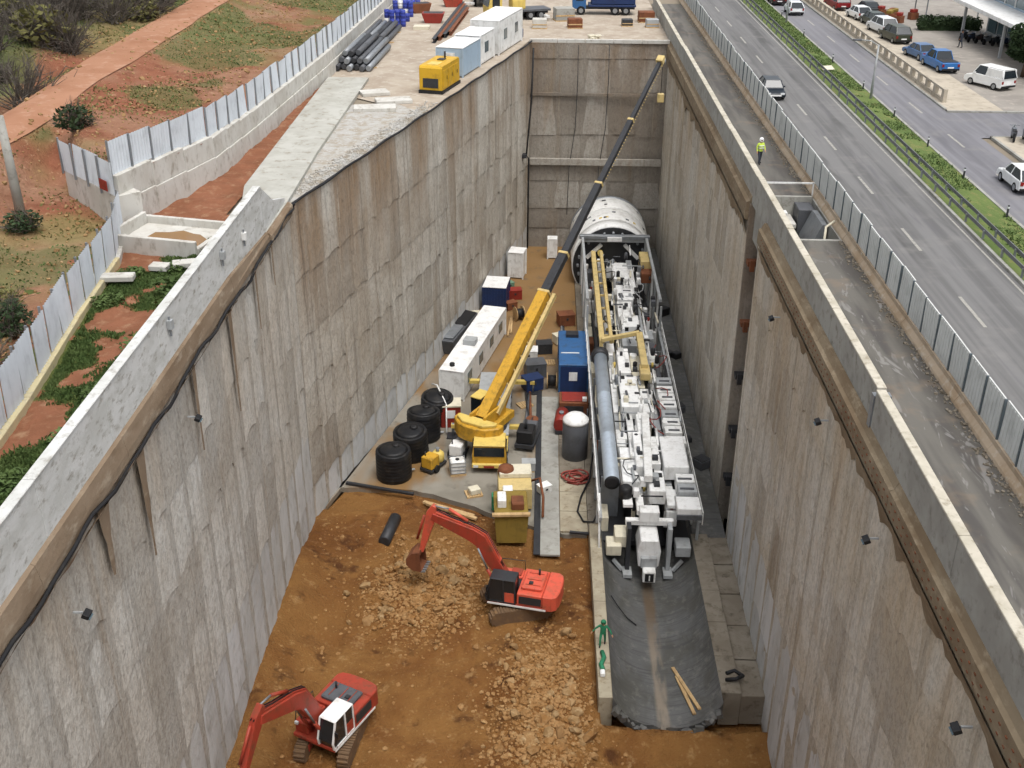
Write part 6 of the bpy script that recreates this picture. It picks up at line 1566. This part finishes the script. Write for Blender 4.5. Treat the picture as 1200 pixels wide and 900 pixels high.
for s in (-1, 1):
    x = CX+s*1.35; T(B().box(x-.14, x+.14, 61.2, 62.0, -23.4, -20.0), 'rear_leg', 'steel_dark' if s < 0 else 'grey'); T(B().box(x-.3, x+.3, 60.6, 61.6, -23.55, -23.3), 'rear_shoe', 'grey')
    x = CX+s*2.3; T(B().box(x-.5, x+.5, 61.2, 62.4, -22.2, -21.4), 'counter_box', 'cream' if s < 0 else 'grey', None, .05); T(B().bar((x, 61.4, -22.6), (x-s*.6, 61.2, -23.3), .2, .2), 'rear_brace', 'grey')
T(B().box(5.3, 6.3, 61.6, 63.0, -21.8, -20.9), 'rear_box', 'cream', None, .05)
T(B().tube((4.3, 61.6, -22.4), (4.3, 64.2, -19.2), .07, None, 8), 'ladder_rail', 'white')
# handrails
k = B()
for x in (4.2, 11.05):
    for z in (-19.6, -19.2): k.bar((x, 62, z), (x, 93.5, z), .06)
    for i in range(22): k.bar((x, 62+i*1.5, -20.1), (x, 62+i*1.5, -19.15), .06)
T(k, 'handrail', 'white')
# pipework and cables
for i in range(34):
    x = rr.uniform(4.7, 10.6); y0 = rr.uniform(64, 90); L = rr.uniform(5, 18); z = rr.uniform(-19.8, -18.6)
    k = B(); k.path([(x, y0, z), (x+rr.uniform(-.2, .2), y0+L*.4, z+rr.uniform(-.15, .2)), (x+rr.uniform(-.3, .3), min(109, y0+L), z)], rr.uniform(.05, .13), 6)
    T(k, 'pipe_run', rr.choice(['white', 'steel', 'steel_dark', 'black', 'grey', 'cream']))
for i in range(110):
    x = rr.uniform(4.7, 10.7); y = rr.uniform(63, 109); s = rr.uniform(.2, .75)
    if 4.3 < x < 5.9 and y < 85: continue
    z = rr.uniform(-20.6, -18.8)
    o = T(B().box(x-s*.5, x+s*.5, y-s*.6, y+s*.6, z-1.2, z), 'hydraulic_unit', rr.choice(['white', 'white_clean', 'grey', 'steel_dark', 'white', 'cream', 'grey_dark', 'white']), None, .04)
    if rr.random() < .5: T(B().tube((x, y-.1, z), (x, y-.1, z+rr.uniform(.15, .5)), .1, None, 8), 'valve', rr.choice(['steel', 'yellow_pale', 'red_dark', 'steel_dark']), o)
for i in range(10):
    x = rr.choice((6.3, 8.9, 9.2)); y = rr.uniform(86, 108)
    T(B().tube((x-.1, y, -19.2), (x+.25, y, -19.2), rr.uniform(.3, .5), None, 14), 'cable_reel', rr.choice(['steel_dark', 'grey', 'black']))
# dense small fittings over the gantries
for i in range(150):
    y = rr.uniform(62.5, 108); x = rr.choice((rr.uniform(5.9, 10.7), rr.uniform(6.2, 9.2))); z = rr.uniform(-18.8, -17.95); k = B()
    q = rr.random()
    if q < .4:
        L = rr.uniform(.6, 2.6); k.tube((x, y, z), (x+rr.uniform(-.1, .1), y+L, z+rr.uniform(-.1, .1)), rr.uniform(.04, .1), None, 6); nm = 'service_pipe'
    elif q < .6:
        L = rr.uniform(.5, 1.6); k.tube((x, y, z), (x+L*rr.choice((-1, 1)), y, z), rr.uniform(.04, .09), None, 6); nm = 'cross_pipe'
    elif q < .8:
        k.lathe([(.16, -.5), (.18, -.4), (.18, .1), (.08, .18)], (x, y, z), 8); nm = 'accumulator'
    else:
        k.box(x-.18, x+.18, y-.25, y+.25, z-.5, z); nm = 'junction_box'
    T(k, nm, rr.choice(['white_clean', 'white', 'white', 'grey', 'steel', 'steel_dark', 'cream', 'black', 'white_clean', 'grey_dark']))
for i in range(12):
    x = rr.uniform(5.9, 10.4); y = 64+i*3.6; k = B(); pts_ = []
    for q in range(9): pts_.append((x+.5*math.sin(q*.9+i), y+q*.45, -18.3+.25*math.sin(q*1.3+i*2)))
    T(k.path(pts_, .045, 5), 'cable_loop', rr.choice(['black', 'steel_dark', 'hose_red', 'grey']))
# clutter between the machine and the right wall
for i in range(6):
    y = rr.uniform(66, 108); s = rr.uniform(.25, .55)
    t = thing('site_box', 'dark box in the gap between the tunnelling machine and the right wall', 'box', (rr.uniform(11.8, 12.7), y, -22.75), rr.random(), 'boxes beside the right wall')
    build(B().box(-s, s, -s, s, 0, s*1.4), 'box', rr.choice(['steel_dark', 'grey_dark', 'black']), t, bevel=.03); build(B().box(-s*.9, s*.9, -s*.9, s*.9, s*1.4, s*1.4+.06), 'lid', 'steel_dark', t)
